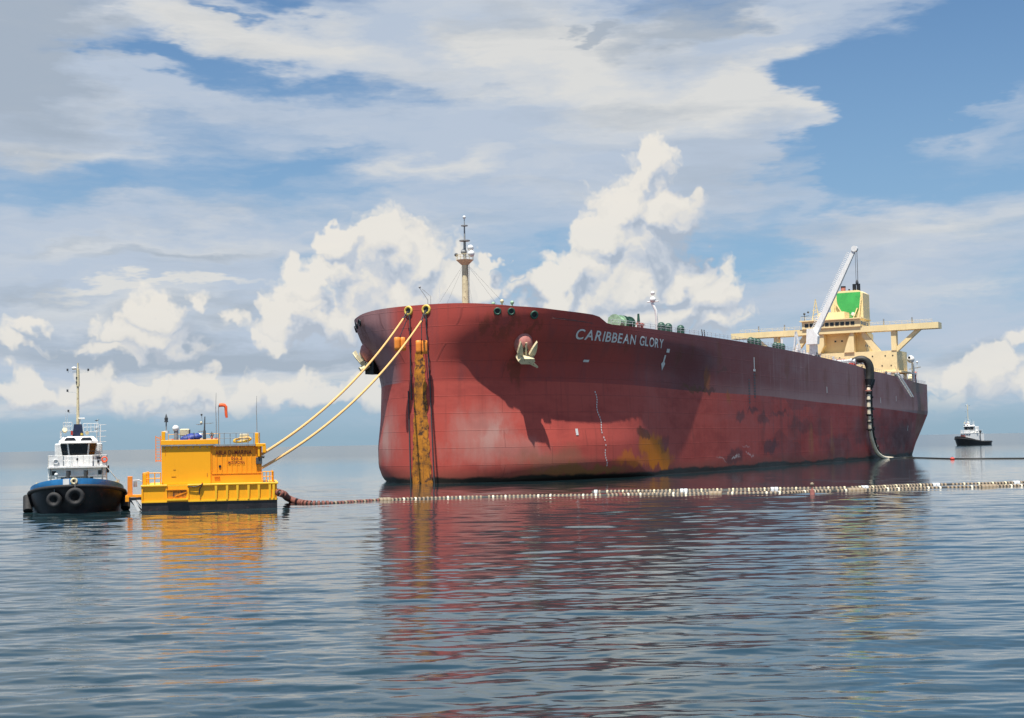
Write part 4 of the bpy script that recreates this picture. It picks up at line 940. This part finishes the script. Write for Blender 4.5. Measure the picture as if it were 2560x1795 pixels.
MB().cyl((0, 0, 0), (0, 0, hz), .045, n=6).build('pole', 'grey', t)
sk = []; path = [(0.05, hz, .19), (.35, hz + .02, .2), (.62, hz - .02, .19), (.78, hz - .2, .17), (.8, hz - .6, .155), (.83, hz - 1.05, .15), (.88, hz - 1.35, .12)]
for i, (x, z, r_) in enumerate(path):
    x0_, z0_, _ = path[max(i - 1, 0)]; x1_, z1_, _ = path[min(i + 1, len(path) - 1)]; d_ = Vector((x1_ - x0_, 0, z1_ - z0_)).normalized(); n_ = Vector((-d_.z, 0, d_.x))
    sk.append([Vector((x, 0, z)) + (n_ * math.cos(a) + Vector((0, 1, 0)) * math.sin(a) * .7) * r_ * (1 + .12 * math.sin(3 * a + i)) for a in np.linspace(0, 2 * math.pi, 12, endpoint=False)])
MB().loft(sk, True, False, False, True).build('sock', 'orangered', t); MB().torus((.05, 0, hz), (1, 0, 0), .2, .02, 14, 5).build('hoop', 'grey', t)
t = on_roof('valve_cluster', 'rusty pink pipe valves beside the foot of the tall aerial', 'valves', 533, 1.2)
MB().cyl((-.2, 0, 0), (-.2, 0, .9), .12, n=8).cyl((.25, 0, 0), (.25, 0, .7), .15, n=8).cyl((-.4, 0, .5), (.5, 0, .5), .1, n=8).build('pipes', 'pink', t); MB().torus((-.2, -.1, 1.0), (0, 1, .3), .2, .035, 14, 5).cyl((-.2, 0, .9), (-.2, 0, 1.35), .1, .03, 6).build('handwheel', 'darkgrey', t); MB().torus((.3, -.15, .35), (0, 1, 0), .2, .035, 14, 5).build('handwheel', 'pink', t)
t = on_roof('hose_coil', 'yellow hose coiled over a locker on the right of the barge roof', 'hose', 606, 1.1)
MB().box(-.3, .7, -.1, .5, .1, 1.05, .05).build('locker', 'creamshade', t)
pts = [Vector((.95 * math.cos(a) * (1 - .02 * k), -.25 - .03 * k + .25 * math.sin(a), .35 + .05 * k + .22 * math.sin(a + .5))) for k in range(3) for a in np.linspace(0, 2 * math.pi, 18, endpoint=False)]
MB().tube(pts, .07, 6).build('coil', 'yellowedge', t)

# ------------------------------------------------------------------ hawsers, chafe chains and pick-up floats
def catenary(a, b_, sag, n=40): return [a.lerp(b_, q) - Vector((0, 0, sag * 4 * q * (1 - q))) for q in np.linspace(0, 1, n)]
def link_mesh(r=.22, w=.055):
    mb = MB(); pts = [Vector((1.5 * r * math.cos(a) , r * .8 * math.sin(a), 0)) for a in np.linspace(0, 2 * math.pi, 12)]
    return mb.tube(pts, w, 6, False)
linkm = None
def chain(pts, parent, step=.5):
    global linkm
    L_ = 0; k = 0
    for a, b_ in zip(pts[:-1], pts[1:]):
        d_ = (b_ - a); n = max(1, int(d_.length / step))
        for i in range(n):
            p = a.lerp(b_, (i + .5) / n); q = d_.to_track_quat('X', 'Z')
            mt = Matrix.Translation(p) @ q.to_matrix().to_4x4() @ Matrix.Rotation(math.pi / 2 * (k % 2), 4, 'X')
            if linkm is None: o = link_mesh().build('chain_link', 'darkgrey', parent); linkm = o
            else: o = linkm.copy(); col.objects.link(o); o.parent = parent
            o.matrix_local = mt; k += 1
fl = [SW(stem_pt(-1.75, 28.75, .35)), SW(stem_pt(1.78, 28.7, .35))]
ends = [BW(lx(657), .6, lz(657, 1131)), BW(lx(655), .5, lz(655, 1167))]
tops = [(1008, 797), (1053, 803)]
labs = ['upper yellow mooring rope from the bow down to the barge roof corner', 'lower yellow mooring rope from the bow down to the barge side']
for i in range(2):
    root = thing('mooring_hawser', labs[i], 'mooring rope', ends[i], 0, 'mooring ropes between tanker and barge')
    # point on the line of the rope, just in front of the bow
    tp = at(*tops[i], fl[i].y - 3.0)
    pts = [p - ends[i] for p in catenary(tp, ends[i], 2.0 if i == 0 else 2.4)]
    MB().tube(pts, .16, 8).build('rope', 'rope', root)
    MB().torus(pts[0], pts[0] - pts[1], .2, .08, 14, 6).build('thimble', 'darkgrey', root)
    chain([fl[i] - ends[i], (tp - ends[i])], root)
fj = [((1000, 860), 'orange pick-up float hanging left of the stem, under the left ring fairlead', (1024, 785)), ((1054, 868), 'orange pick-up float hanging in front of the rusty stem plate', (1054, 800))]
for i, (p, lb, tpx) in enumerate(fj):
    c_ = at(*p, fl[i].y - (1.9 if i == 0 else 1.6))
    t = thing('pickup_float', lb, 'float', c_, R(20 if i == 0 else 4), 'orange floats under the bow')
    for e in (-1, 1):
        mb = MB(); rg = []
        for z, r_ in ((-1.12, .36), (-1.05, .46), (-.5, .47), (.5, .47), (1.05, .46), (1.12, .36)):
            rg.append([(e * .50 + r_ * math.copysign(abs(math.cos(a)) ** .6, math.cos(a)), r_ * math.copysign(abs(math.sin(a)) ** .6, math.sin(a)), z) for a in np.linspace(0, 2 * math.pi, 16, endpoint=False)])
        mb.loft(rg, True, True, True, True).build('float_half', 'orange', t)
    MB().cyl((0, -.1, -1.25), (0, -.1, 1.35), .09, n=6).build('float_rod', 'black', t)
    top = at(*tpx, fl[i].y - .6) - c_ if i == 0 else at(*tpx, fl[i].y - .5) - c_
    top = Matrix.Rotation(-t.rotation_euler.z, 3, 'Z') @ top
    MB().tube([Vector((0, -.1, 1.3)), top * .5 + Vector((0, 0, .7)), top], .07, 6).build('float_line', 'black', t)

# ------------------------------------------------------------------ floating hoses
def path_points(pix, dz=0.):
    out = []
    for x, y in pix:
        d_ = pray(x, y); t_ = (dz - CAMH) / d_.z; out.append(Vector((0, 0, CAMH)) + d_ * t_)
    return out
def smooth_path(pts, step):
    # Catmull-Rom, resampled evenly
    P = [pts[0] * 2 - pts[1]] + pts + [pts[-1] * 2 - pts[-2]]; fine = []
    for i in range(1, len(P) - 2):
        for q in np.linspace(0, 1, 30, endpoint=False):
            a, b_, c_, d_ = P[i - 1], P[i], P[i + 1], P[i + 2]
            fine.append(.5 * ((2 * b_) + (c_ - a) * q + (2 * a - 5 * b_ + 4 * c_ - d_) * q * q + (3 * b_ - a - 3 * c_ + d_) * q ** 3))
    fine.append(pts[-1]); out = [fine[0]]; acc = 0.
    for a, b_ in zip(fine[:-1], fine[1:]):
        l = (b_ - a).length
        while acc + l >= step:
            q = (step - acc) / l; a = a.lerp(b_, q); out.append(a.copy()); l = (b_ - a).length; acc = 0.
        acc += l
    return out
def floating_hose(pts, label, r, mats_at, step=.5, group='floating hoses'):
    base = pts[0].copy(); root = thing('floating_hose', label, 'floating hose', base, 0, group)
    sp = smooth_path(pts, step); cache = {}
    MB().tube([p - base for p in sp], r * .78, 10).build('hose_core', 'hoseblack', root)
    n = 0
    for i in range(1, len(sp) - 1):
        kind = mats_at(sp[i], i)
        if kind is None: continue
        mname, wd, rr = kind
        key = (mname, round(wd, 2), round(rr, 2))
        if n >= 298: break
        d_ = (sp[i + 1] - sp[i - 1]).normalized()
        if key not in cache:
            mb = MB(); rg = []
            for x, q in ((-wd / 2, .80), (-wd / 2 + .03, 1.), (wd / 2 - .03, 1.), (wd / 2, .80)):
                rg.append([(x, q * rr * math.cos(a), q * rr * math.sin(a)) for a in np.linspace(0, 2 * math.pi, 14, endpoint=False)])
            mb.loft(rg, True, True, True, True); o = mb.build('float_collar', mname, root); cache[key] = o
        else: o = cache[key].copy(); col.objects.link(o); o.parent = root
        o.matrix_local = Matrix.Translation(sp[i] - base) @ d_.to_track_quat('X', 'Z').to_matrix().to_4x4(); n += 1
    return root
# near string: leaves the barge's right side, dips into the water and runs off to the right
j0 = BW(W_ - .2, .8, 1.75); j1 = BW(W_ + .7, .5, 1.45)
P1 = path_points([(722, 1256), (760, 1260), (830, 1258.5), (950, 1251.5), (1100, 1246), (1300, 1241.5), (1420, 1240), (1500, 1239), (1600, 1236.5), (1700, 1235.5), (1850, 1234), (1960, 1232.5), (2030, 1229), (2150, 1226), (2300, 1221.5), (2450, 1218), (2560, 1214.5), (2700, 1210)], .0)
P1[0].z = .45; P1[1].z = .08
for p in P1[2:]: p.z = -.06
x_r = P1[2].x
def k1(p, i):
    if p.x < P1[2].x - .5: return ('hosered', .30, .40)
    if p.x < P1[3].x: return ('hosered' if i % 3 else 'hosecream', .26, .33)
    ph = math.sin(p.x * .35) + .6 * math.sin(p.x * 1.1)
    if ph > 1.25: return ('hosecream', .52, .42)
    if i % 61 == 5: return ('hosered', .4, .37)
    if i % 29 == 7: return None
    return ('hosecream' if (i * 7) % 11 > 1 else 'palehose', .25, .31 if i % 5 else .34)
floating_hose([j0, j1] + P1, 'long near floating hose with pale float collars leaving the barge', .32, k1, .5)
P2 = path_points([(1480, 1230), (1560, 1229), (1700, 1227), (1850, 1224.5), (1960, 1222.5), (2040, 1221.5), (2150, 1219.5), (2300, 1213.5), (2450, 1210), (2560, 1206.5), (2700, 1202)], .0)
for p in P2: p.z = -.06
def k2(p, i):
    if i % 31 == 3: return None
    if i % 23 < 2: return ('lightgrey', .45, .34)
    return ('hosecream' if i % 4 else 'creamshade', .25, .31)
floating_hose(P2, 'second floating hose just behind, with paler collars, at the right', .32, k2, .5)
# string that trails away astern of the tanker
P3 = path_points([(2225, 1146.5), (2260, 1144.5), (2300, 1145.2), (2385, 1147.5), (2470, 1147), (2560, 1146.5), (2660, 1146)], 0.)
for p in P3: p.z = .05
root = thing('floating_hose', 'thin dark floating hose trailing away astern of the tanker', 'floating hose', P3[0], 0, 'floating hoses')
MB().tube([p - P3[0] for p in smooth_path(P3, 1.5)], .22, 8).build('hose_core', 'hoseblack', root)
# small buoys
def pin_buoy(px, py, name, label, r, h_, mname, mtop):
    p = path_points([(px, py)])[0]; t = thing(name, label, 'buoy', p)
    MB().cyl((0, 0, -.3), (0, 0, h_ * .45), r, r * .95, 12).cyl((0, 0, h_ * .45), (0, 0, h_), r * .35, r * .3, 8).build('buoy_body', mname, t)
    MB().ball((0, 0, h_), r * .75, 10, 6).build('buoy_top', mtop, t)
pin_buoy(2031, 1236, 'marker_buoy', 'short rusty marker buoy standing up between the two floating hoses', .30, 1.15, 'pink', 'hosecream')
p = path_points([(2381, 1148.5)])[0]; t = thing('red_buoy', 'small red ball buoy on the dark hose astern of the tanker', 'buoy', p); MB().ball((0, 0, .15), .6, 14, 8, (1, 1, .7)).build('buoy_ball', 'red', t); MB().torus((0, 0, .6), (0, 1, 0), .15, .04, 10, 5).build('lifting_eye', 'darkgrey', t)

# hoses hanging over the tanker's rail
def rail_hose(s_, y_, label, pale, dsx):
    b0 = SW(L(s_, y_, 0)); root = thing('hanging_hose', label, 'hose', b0, ship.rotation_euler.z, 'cargo hoses hanging over the rail')
    def q(a, y, z): return Vector((-a, y - y_, z))
    zr = 25.3
    up = [q(0 + dsx, 22.6, 27.2), q(.2 + dsx, 24.6, 27.9), q(.5 + dsx, 26.2, 27.6), q(.8 + dsx, 27.0, 26.0), q(.8 + dsx, 27.1, 23.5), q(.5 + dsx, 27.0, 21.8)]
    MB().tube(smooth_path(up, .4), .95 if pale else .7, 12).build('reinforced_bend', 'hoseblack', root)
    MB().cyl(q(.5 + dsx, 27, 22.2), q(.3 + dsx, 27, 20.6), 1.15, .8, 14).build('hose_coupling', 'black', root)
    dn = [q(.3 + dsx, 27, 21.2), q(-.2 + dsx, 27, 19.0), q(-.5 + dsx, 27, 15), q(-.4 + dsx, 27, 11), q(0 + dsx, 27, 8), q(1.6 + dsx, 27.1, 5.0), q(5 + dsx, 27.2, 2.2), q(9.5 + dsx, 27.4, .7), q(15 + dsx, 27.6, .05), q(21 + dsx, 28, -.25)]
    sp = smooth_path(dn, .5)
    MB().tube(sp, .52 if pale else .4, 10).build('hose_core', 'palehose' if pale else 'hoseblack', root)
    cnt = 0; cc = None
    for i in range(2, len(sp) - 1, 4 if pale else 6):
        if sp[i].z < (7.2 if pale else 3): break
        d_ = (sp[i + 1] - sp[i - 1]).normalized()
        if cc is None: cc = MB().loft([[(x, r_ * math.cos(a), r_ * math.sin(a)) for a in np.linspace(0, 2 * math.pi, 12, endpoint=False)] for x, r_ in ((-.3, .5), (-.22, .66), (.22, .66), (.3, .5))], True, True, True, True).build('float_collar', 'hoseblack', root); o = cc
        else: o = cc.copy(); col.objects.link(o); o.parent = root
        o.matrix_local = Matrix.Translation(sp[i]) @ d_.to_track_quat('X', 'Z').to_matrix().to_4x4()
    for z in ((19.2, 12.5, 8.4) if pale else (14, 9)):
        MB().cyl(q(-.45 + dsx, 27, z), q(-.45 + dsx, 27, z - .3), .92, n=14).build('hose_flange', 'pink' if z > 19 else 'black', root)
rail_hose(187.0, 27., 'pale striped cargo hose hanging down the tanker side, left of the pair', True, 0.)
rail_hose(189.6, 27., 'dark cargo hose hanging close beside the pale one', False, 0.)

# ------------------------------------------------------------------ tugs (local x forward, y to port, z up)
def tug(name, label, loc, rz, near=True):
    T = thing(name, label, 'tugboat', loc, rz)
    Lg, Bm = 24., 4.9
    def shr(x): return float(np.interp(x, [-24, -12, -7, -3, 0], [1.75, 1.85, 2.35, 3.1, 3.7]))       # sheer at distance -x aft of the bow
    def plan(z, top):
        a = 7.0 + (1 - min(max(z / 3.0, 0), 1)) * 1.2; b_ = Bm * (.95 + .05 * min(max(z / 1.4, 0), 1)); x0 = -(1 - min(max(z / 3., 0), 1)) * 1.1
        pts = []
        for th in np.linspace(-math.pi / 2, math.pi / 2, 25): pts.append((x0 - a * (1 - abs(math.cos(th)) ** .85), b_ * math.sin(th)))
        pts = [(-17, -b_), (-12, -b_)] + pts + [(-12, b_), (-17, b_)]
        st = [(-17 - 6.0 * math.sin(q), b_ * math.cos(q)) for q in np.linspace(.15, math.pi - .15, 11)]
        return pts + st
    n = len(plan(0, 0)); lev = [-1.2, -.3, .3, .9, 1.4, 'a', 'b', 'c']
    def ring(f):   # f = fraction of the local sheer height
        p0 = plan(3, 0); out_ = []
        for (x, y) in p0: out_.append((x, y, shr(x) * f))
        for i, (x, y, z) in enumerate(out_):
            q = plan(z, 0)[i]; out_[i] = (q[0], q[1], z)
        return out_
    low = [[(x, y, -1.2) for x, y in plan(-1, 0)]] + [ring(f) for f in (.0, .2, .4, .6, .8)]
    MB().loft(low, True, True, False, True).build('hull', 'blackhull', T)
    MB().loft([ring(.8), ring(.9), ring(1.)], True, False, False, True).build('bulwark', 'blue' if near else 'blackhull', T)
    cap = ring(1.); inn = [(x * .985 - .12, y * .95, z) for x, y, z in cap]; inl = [(x, y, z - .9) for x, y, z in inn]
    MB().loft([cap, inn, inl], True).build('bulwark_cap', 'lightgrey' if near else 'black', T)
    dk = [(x, y, z - .8) for x, y, z in inn]; cx = sum(p[0] for p in dk) / len(dk)
    dmb = MB()
    for i in range(len(dk)): a, b_ = dk[i], dk[(i + 1) % len(dk)]; dmb.add([a, b_, (cx, 0, 1.2)], [(0, 1, 2)])
    dmb.build('deck', 'green' if near else 'grey', T)
    # rubber fender belt
    bel = [Vector((x * 1.005 + .05, y * 1.03, z)) for x, y, z in ring(.78)]
    MB().tube(bel + [bel[0]], .2, 8, False).build('fender_belt', 'rubber', T)
    if near:
        wp = [i for i, (x, y, z) in enumerate(ring(1.)) if -1.6 < y < -.25 and x > -3]
        a_ = ring(.82); b2 = ring(.99)
        MB().loft([[Vector(a_[i]) + Vector((.05, 0, 0)) for i in wp], [Vector(b2[i]) + Vector((.05, 0, 0)) for i in wp]], False).build('white_panel', 'white', T)
        MB().torus((.08, -.15, 3.38), (1, 0, 0), .26, .12, 18, 8).build('bow_fairlead', 'creamshade', T)
        MB().cyl((-.3, -.15, 3.38), (.1, -.15, 3.38), .2, n=12).build('bow_fairlead_opening', 'black', T)
        for y, z, r_, xx in ((-2.15, 1.45, .58, .05), (-.05, 1.75, .72, .28)):
            x = -7 * (1 - math.sqrt(max(0, 1 - (y / 4.9) ** 2))) + xx
            ty = MB().torus((x, y, z), (1, .12 * y, 0), r_, .27, 24, 10, 1.1).build('tyre_fender', 'rubber', T)
            MB().torus((x + .06, y, z), (1, .12 * y, 0), r_ - .26, .05, 20, 6).build('tyre_bead', 'black', ty)
            MB().cyl((x, y, z + r_), (x - .1, y, z + r_ + 1.2), .035, n=5).build('tyre_chain', 'grey', T)
        for sg in (-1, 1):
            for k in range(7):
                x = -6.6 - k * 1.75; MB().torus((x, sg * 5.12, .95 + .12 * math.sin(k)), (.25 if k == 0 else 0, sg, 0), .5, .25, 18, 8).build('tyre_fender', 'rubber', T)
            MB().cyl((-5.6, sg * 5.05, .2), (-6.6, sg * 5.15, 1.7), .5, .46, 12).build('corner_fender', 'rubber', T)
        for y in (-1.75, 1.0): pass
        MB().cyl((-2.6, -.85, 2.6), (-2.6, -.85, 4.35), .2, n=10).cyl((-2.6, .95, 2.6), (-2.6, .95, 4.35), .2, n=10).cyl((-2.6, -1.2, 3.8), (-2.6, 1.2, 3.8), .1, n=8).build('towing_bitts', 'darkgrey', T)
        MB().cyl((-3.8, -1.3, 3.2), (-3.8, 1.4, 3.2), .45, n=14).box(-4.3, -3.3, -1.6, -1.3, 2.6, 3.75).box(-4.3, -3.3, 1.4, 1.7, 2.6, 3.75).build('anchor_winch', 'black', T)
        MB().cyl((-2.9, -2.05, 2.8), (-2.9, -2.05, 4.0), .14, n=8).ball((-2.9, -2.05, 4.05), .2).build('vent_cowl', 'lightgrey', T)
        for sg in (-1, 1):
            MB().cyl((-5.5, sg * 4.1, 2.2), (-5.5, sg * 4.1, 3.2), .16, n=8).box(-6.4, -4.9, sg * 4.3 - .2, sg * 4.3 + .2, 2.4, 2.9).build('side_bitts', 'creamshade', T)
    # deckhouse
    MB().box(-16, -6.0, -3.05, 3.1, 1.2, 4.75, .12).build('lower_deckhouse', 'white', T)
    MB().box(-15.5, -5.7, -3.1, 3.15, 4.7, 4.85).build('boat_deck', 'white', T)
    MB().box(-5.98, -5.95, -3., 3., 3.75, 3.8).build('deckhouse_seam', 'lightgrey', T)
    MB().box(-14, -6.4, -1.35, 1.6, 4.85, 6.05, .06).build('upper_deckhouse', 'white', T)
    rp = [Vector((-5.9, y, 4.85)) for y in np.linspace(-3.0, 3.05, 11)]
    rl = rail(rp, 1.2, 'white', 1, .035, 'railing', T)
    for sg in (-3.0, 3.05): rail([Vector((x, sg, 4.85)) for x in np.linspace(-5.9, -15, 9)], 1.2, 'white', 1, .035, 'railing', T)
    MB().box(-5.93, -5.88, -2.95, -1.5, 4.9, 5.95).box(-5.93, -5.88, 1.75, 3.0, 4.9, 5.5).build('rail_screen', 'white', T)
    # wheelhouse: taller forward windows, leaning out
    zb, zt = 5.95, 7.4
    def octo(w, x0, x1, c_): return [(x0, -w + c_), (x0, w - c_), (x0 - c_ * .9, w), (x1, w), (x1, -w), (x0 - c_ * .9, -w)]
    lo = [(x, y + .1, zb) for x, y in octo(1.62, -6.6, -10.5, .62)]; hi = [(x + (.18 if x > -9 else 0), (y * 1.16) + .1, zt) for x, y in octo(1.62, -6.6, -10.5, .62)]
    wh_ = MB().loft([lo, hi], True, True, True).build('wheelhouse', 'white', T)
    for i in range(6):
        if i == 3: continue
        a, b_ = Vector(lo[i]), Vector(lo[(i + 1) % 6]); c_, d_ = Vector(hi[(i + 1) % 6]), Vector(hi[i])
        nn = (b_ - a).cross(d_ - a).normalized(); cen = (a + b_ + c_ + d_) / 4
        if nn.dot(cen - Vector((-8.5, .1, cen.z))) < 0: nn = -nn
        def bi(u, v): return (a.lerp(b_, u)).lerp(d_.lerp(c_, u), v) + nn * .03
        segs = [(.07, .93)] if i in (0, 1, 5) else [(.04, .35), (.38, .68), (.71, .97)]
        if i == 0: segs = [(.055, .945)]
        for u0_, u1_ in segs:
            MB().prism([bi(u0_, .06), bi(u1_, .06), bi(u1_, .95), bi(u0_, .95)], nn * .03).build('window', 'glass', wh_)
    ro = [[(x + .35 * (1 if x > -9 else -.3), y * 1.22 + .1, zt) for x, y in octo(1.7, -6.5, -10.6, .6)], [(x + .3 * (1 if x > -9 else -.3), y * 1.2 + .1, zt + .22) for x, y in octo(1.7, -6.5, -10.6, .6)],
          [(x - .5 * (1 if x > -9 else -.3), y * .92 + .1, zt + .75) for x, y in octo(1.7, -6.5, -10.6, .6)]]
    rf = MB().loft(ro, True, True, True).build('wheelhouse_roof', 'white', T)
    for y in (-.75, .95):
        MB().prism([(-6.27, y - .62, zt + .30), (-6.27, y + .62, zt + .30), (-6.62, y + .42, zt + .56), (-6.62, y - .42, zt + .56)], (.06, 0, .05)).build('roof_window', 'glass', rf)
    # mast and top hamper
    MB().loft([[(-8.6, -.62, zt + .7), (-7.8, -.52, zt + .7), (-7.8, .62, zt + .7), (-8.6, .62, zt + .7)], [(-8.6, -.42, 9.5), (-7.9, -.40, 9.5), (-7.9, .40, 9.5), (-8.6, .42, 9.5)]], True, True, True).build('mast_base', 'navy' if near else 'white', T)
    MB().cyl((-8.2, 0, 9.5), (-8.2, 0, 15.2), .17, .11, 10).cyl((-8.2, 0, 13.7), (-8.2, 0, 15.6), .2, .16, 10).cyl((-8.2, 0, 15.5), (-8.2, 0, 16.3), .08, n=6).build('mast', 'creamshade', T)
    ar = MB().bar((-8.2, -1.1, 15.3), (-8.2, 1.1, 15.3), .05)
    for y, z in ((-1.1, 13.1), (-1.0, 10.8)): ar.bar((-8.2, 0, z - .12), (-8.2, y, z), .045)
    ar.build('yard_arm', 'lightgrey', T)
    for y, z in ((-1.1, 15.5), (1.1, 15.5), (-1.1, 13.2), (-1.0, 10.95), (-.12, 14.6), (-.12, 14.1)): MB().cyl((-8.1, y, z - .1), (-8.1, y, z + .16), .1, n=8).build('navigation_light', 'darkgrey', T)
    MB().ball((-8.1, -.4, 15.7), .26, 12, 8, (1, 1.1, .7)).build('satellite_dome', 'white', T)
    MB().box(-8.3, -7.9, .05, .75, 10.05, 10.2, .03).box(-8.2, -8.0, .2, .3, 9.5, 10.05).build('radar_scanner', 'white', T)
    pf = MB().box(-9, -7.3, -1.5, -.7, 8.75, 8.82).box(-9, -7.3, .7, 2.1, 8.6, 8.67)
    pf.build('mast_platform', 'white', T)
    rail([Vector((-7.4, y, 8.8)) for y in np.linspace(-1.5, -.6, 4)], .9, 'white', 1, .03, 'railing', T); rail([Vector((-7.4, y, 8.65)) for y in np.linspace(.6, 2.2, 5)], .9, 'white', 1, .03, 'railing', T)
    MB().cyl((-7.3, -1.35, 8.75), (-7.0, -1.35, 8.9), .26, n=12).cyl((-7.3, 1.0, 8.5), (-7.0, 1.0, 8.5), .2, n=12).build('searchlight', 'creamshade', T)
    MB().cyl((-7.5, -.62, 8.3), (-7.5, -.62, 8.75), .12, n=8).build('fire_bottle', 'red', T)
    MB().cyl((-7.2, .45, 8.25), (-7.2, .45, 8.5), .14, n=8).build('horn', 'brass', T)
    MB().cyl((-8, -1.3, 8.8), (-8, -1.3, 11.2), .03, .015, 5).cyl((-8, -1.1, 8.8), (-8, -1.1, 10.6), .03, .015, 5).cyl((-9, 1.9, 8.6), (-9.2, 2.1, 10.1), .03, n=5).build('whip_aerial', 'lightgrey', T)
    for z_ in (9.9, 8.95): MB().prism([(-8.5, 1.75, z_), (-8.5, 2.35, z_ + .08), (-8.5, 1.95, z_ - .1)], (.1, 0, 0)).build('signal_flag', 'darkgrey', T)
    for z_ in (9.4, 8.7, 8.1, 7.5): MB().bar((-9.5, 2.0, z_), (-9.5, 3.0, z_ + .05), .06).build('fire_monitor_pipe', 'white', T)
    MB().bar((-9.5, 2.3, 6.0), (-9.5, 2.4, 9.5), .08).bar((-9.5, 2.0, 6.0), (-9.5, 2.0, 9.5), .05).build('stack_ladder', 'white', T)
    for sg in (-1, 1): MB().box(-13, -11, sg * 2.1 - .45, sg * 2.1 + .45, 4.8, 7.4, .1).build('funnel', 'white' if not near else 'lightgrey', T)
    rail([Vector((x, sgn * 1.9 + .1, zt + .55)) for sgn in (1,) for x in np.linspace(-6.9, -10.2, 5)], .8, 'white', 1, .025, 'railing', T); rail([Vector((x, -1.8, zt + .55)) for x in np.linspace(-6.9, -10.2, 5)], .8, 'white', 1, .025, 'railing', T)
    for y in (-2.3, 2.5): MB().cyl((-9.5, y, 5.3), (-8.2, y, 5.3), .33, n=12).build('raft_canister', 'white', T)
    for y in (-2.4, -.9, .9, 2.4): MB().box(-5.99, -5.96, y - .22, y + .22, 3.95, 4.4).build('window', 'glass', T)
    MB().box(-6.41, -6.38, -.9, -.45, 5.0, 5.9).build('door', 'lightgrey', T)
    MB().cyl((-5.95, 2.6, 3.4), (-5.95, 2.6, 4.7), .07, n=6).cyl((-5.95, -2.75, 3.0), (-5.95, -2.75, 4.7), .05, n=6).build('vent_pipe', 'grey', T)
    if near:
        for y, z in ((2.15, 5.75), (2.35, 5.75), (2.2, 5.35)): MB().cyl((-5.86, y, z), (-5.80, y, z), .13, n=10).build('life_ring_light', 'black', T)
        MB().torus((-5.8, 2.85, 5.55), (1, 0, 0), .27, .07, 18, 6).build('life_ring', 'orangered', T)
        MB().torus((-5.8, -2.2, 5.4), (1, 0, 0), .25, .06, 18, 6).build('life_ring', 'lightgrey', T)
        MB().cyl((-5.86, .0, 5.65), (-5.8, 0, 5.65), .12, n=10).build('horn', 'black', T)
        MB().tube([Vector((-5.9, 3.1, 4.7)), Vector((-6, 4.2, 3.3)), Vector((-7, 4.8, 2.2))], .05, 5).build('mooring_line', 'lightgrey', T)
        MB().cyl((-6.1, 3.2, 4.1), (-6.1, 3.2, 4.9), .14, n=8).build('vent_cowl', 'black', T)
        for y in (3.35, 3.8, 4.3): MB().cyl((-9, y, 2), (-9, y, 3.0 + .3 * math.sin(y * 9)), .12, n=8).build('deck_fitting', 'creamshade', T)
        MB().box(-10, -8, 3.3, 4.5, 1.4, 2.5, .08).build('deck_locker', 'grey', T); MB().box(-9, -7.8, -4.4, -3.4, 1.6, 2.6, .08).build('deck_locker', 'black', T)
    else:
        MB().prism([(-3.6, -1.5, 3.3), (-3.6, 1.3, 3.3), (-3.6, .8, 4.2), (-3.6, -1.0, 4.2)], (-.9, 0, 0)).build('anchor_winch', 'deckred', T)
        MB().cyl((-12, 4, 2), (-12, 4, 5.6), .18, n=8).ball((-12, 4.1, 5.4), .6).build('deck_crane', 'darkgrey', T); MB().ball((-10.5, 3.2, 5.6), .5).build('raft_canister', 'white', T)
    return T
tp = path_points([(189, 1284)])[0]
T1 = tug('tugboat', 'white and blue tugboat seen bow-on at the left, tyres on its black bow', tp, R(-90 + 16.2), True)
T1.rotation_euler.x = R(0)
fp = path_points([(2395, 1114.6)])[0]
T2 = tug('tugboat', 'small black-hulled tugboat far off near the horizon, right of the tanker stern', fp, R(-90 - 62), False)
T2.scale = (1.02, 1.18, 1.42)
bpy.context.view_layer.update()
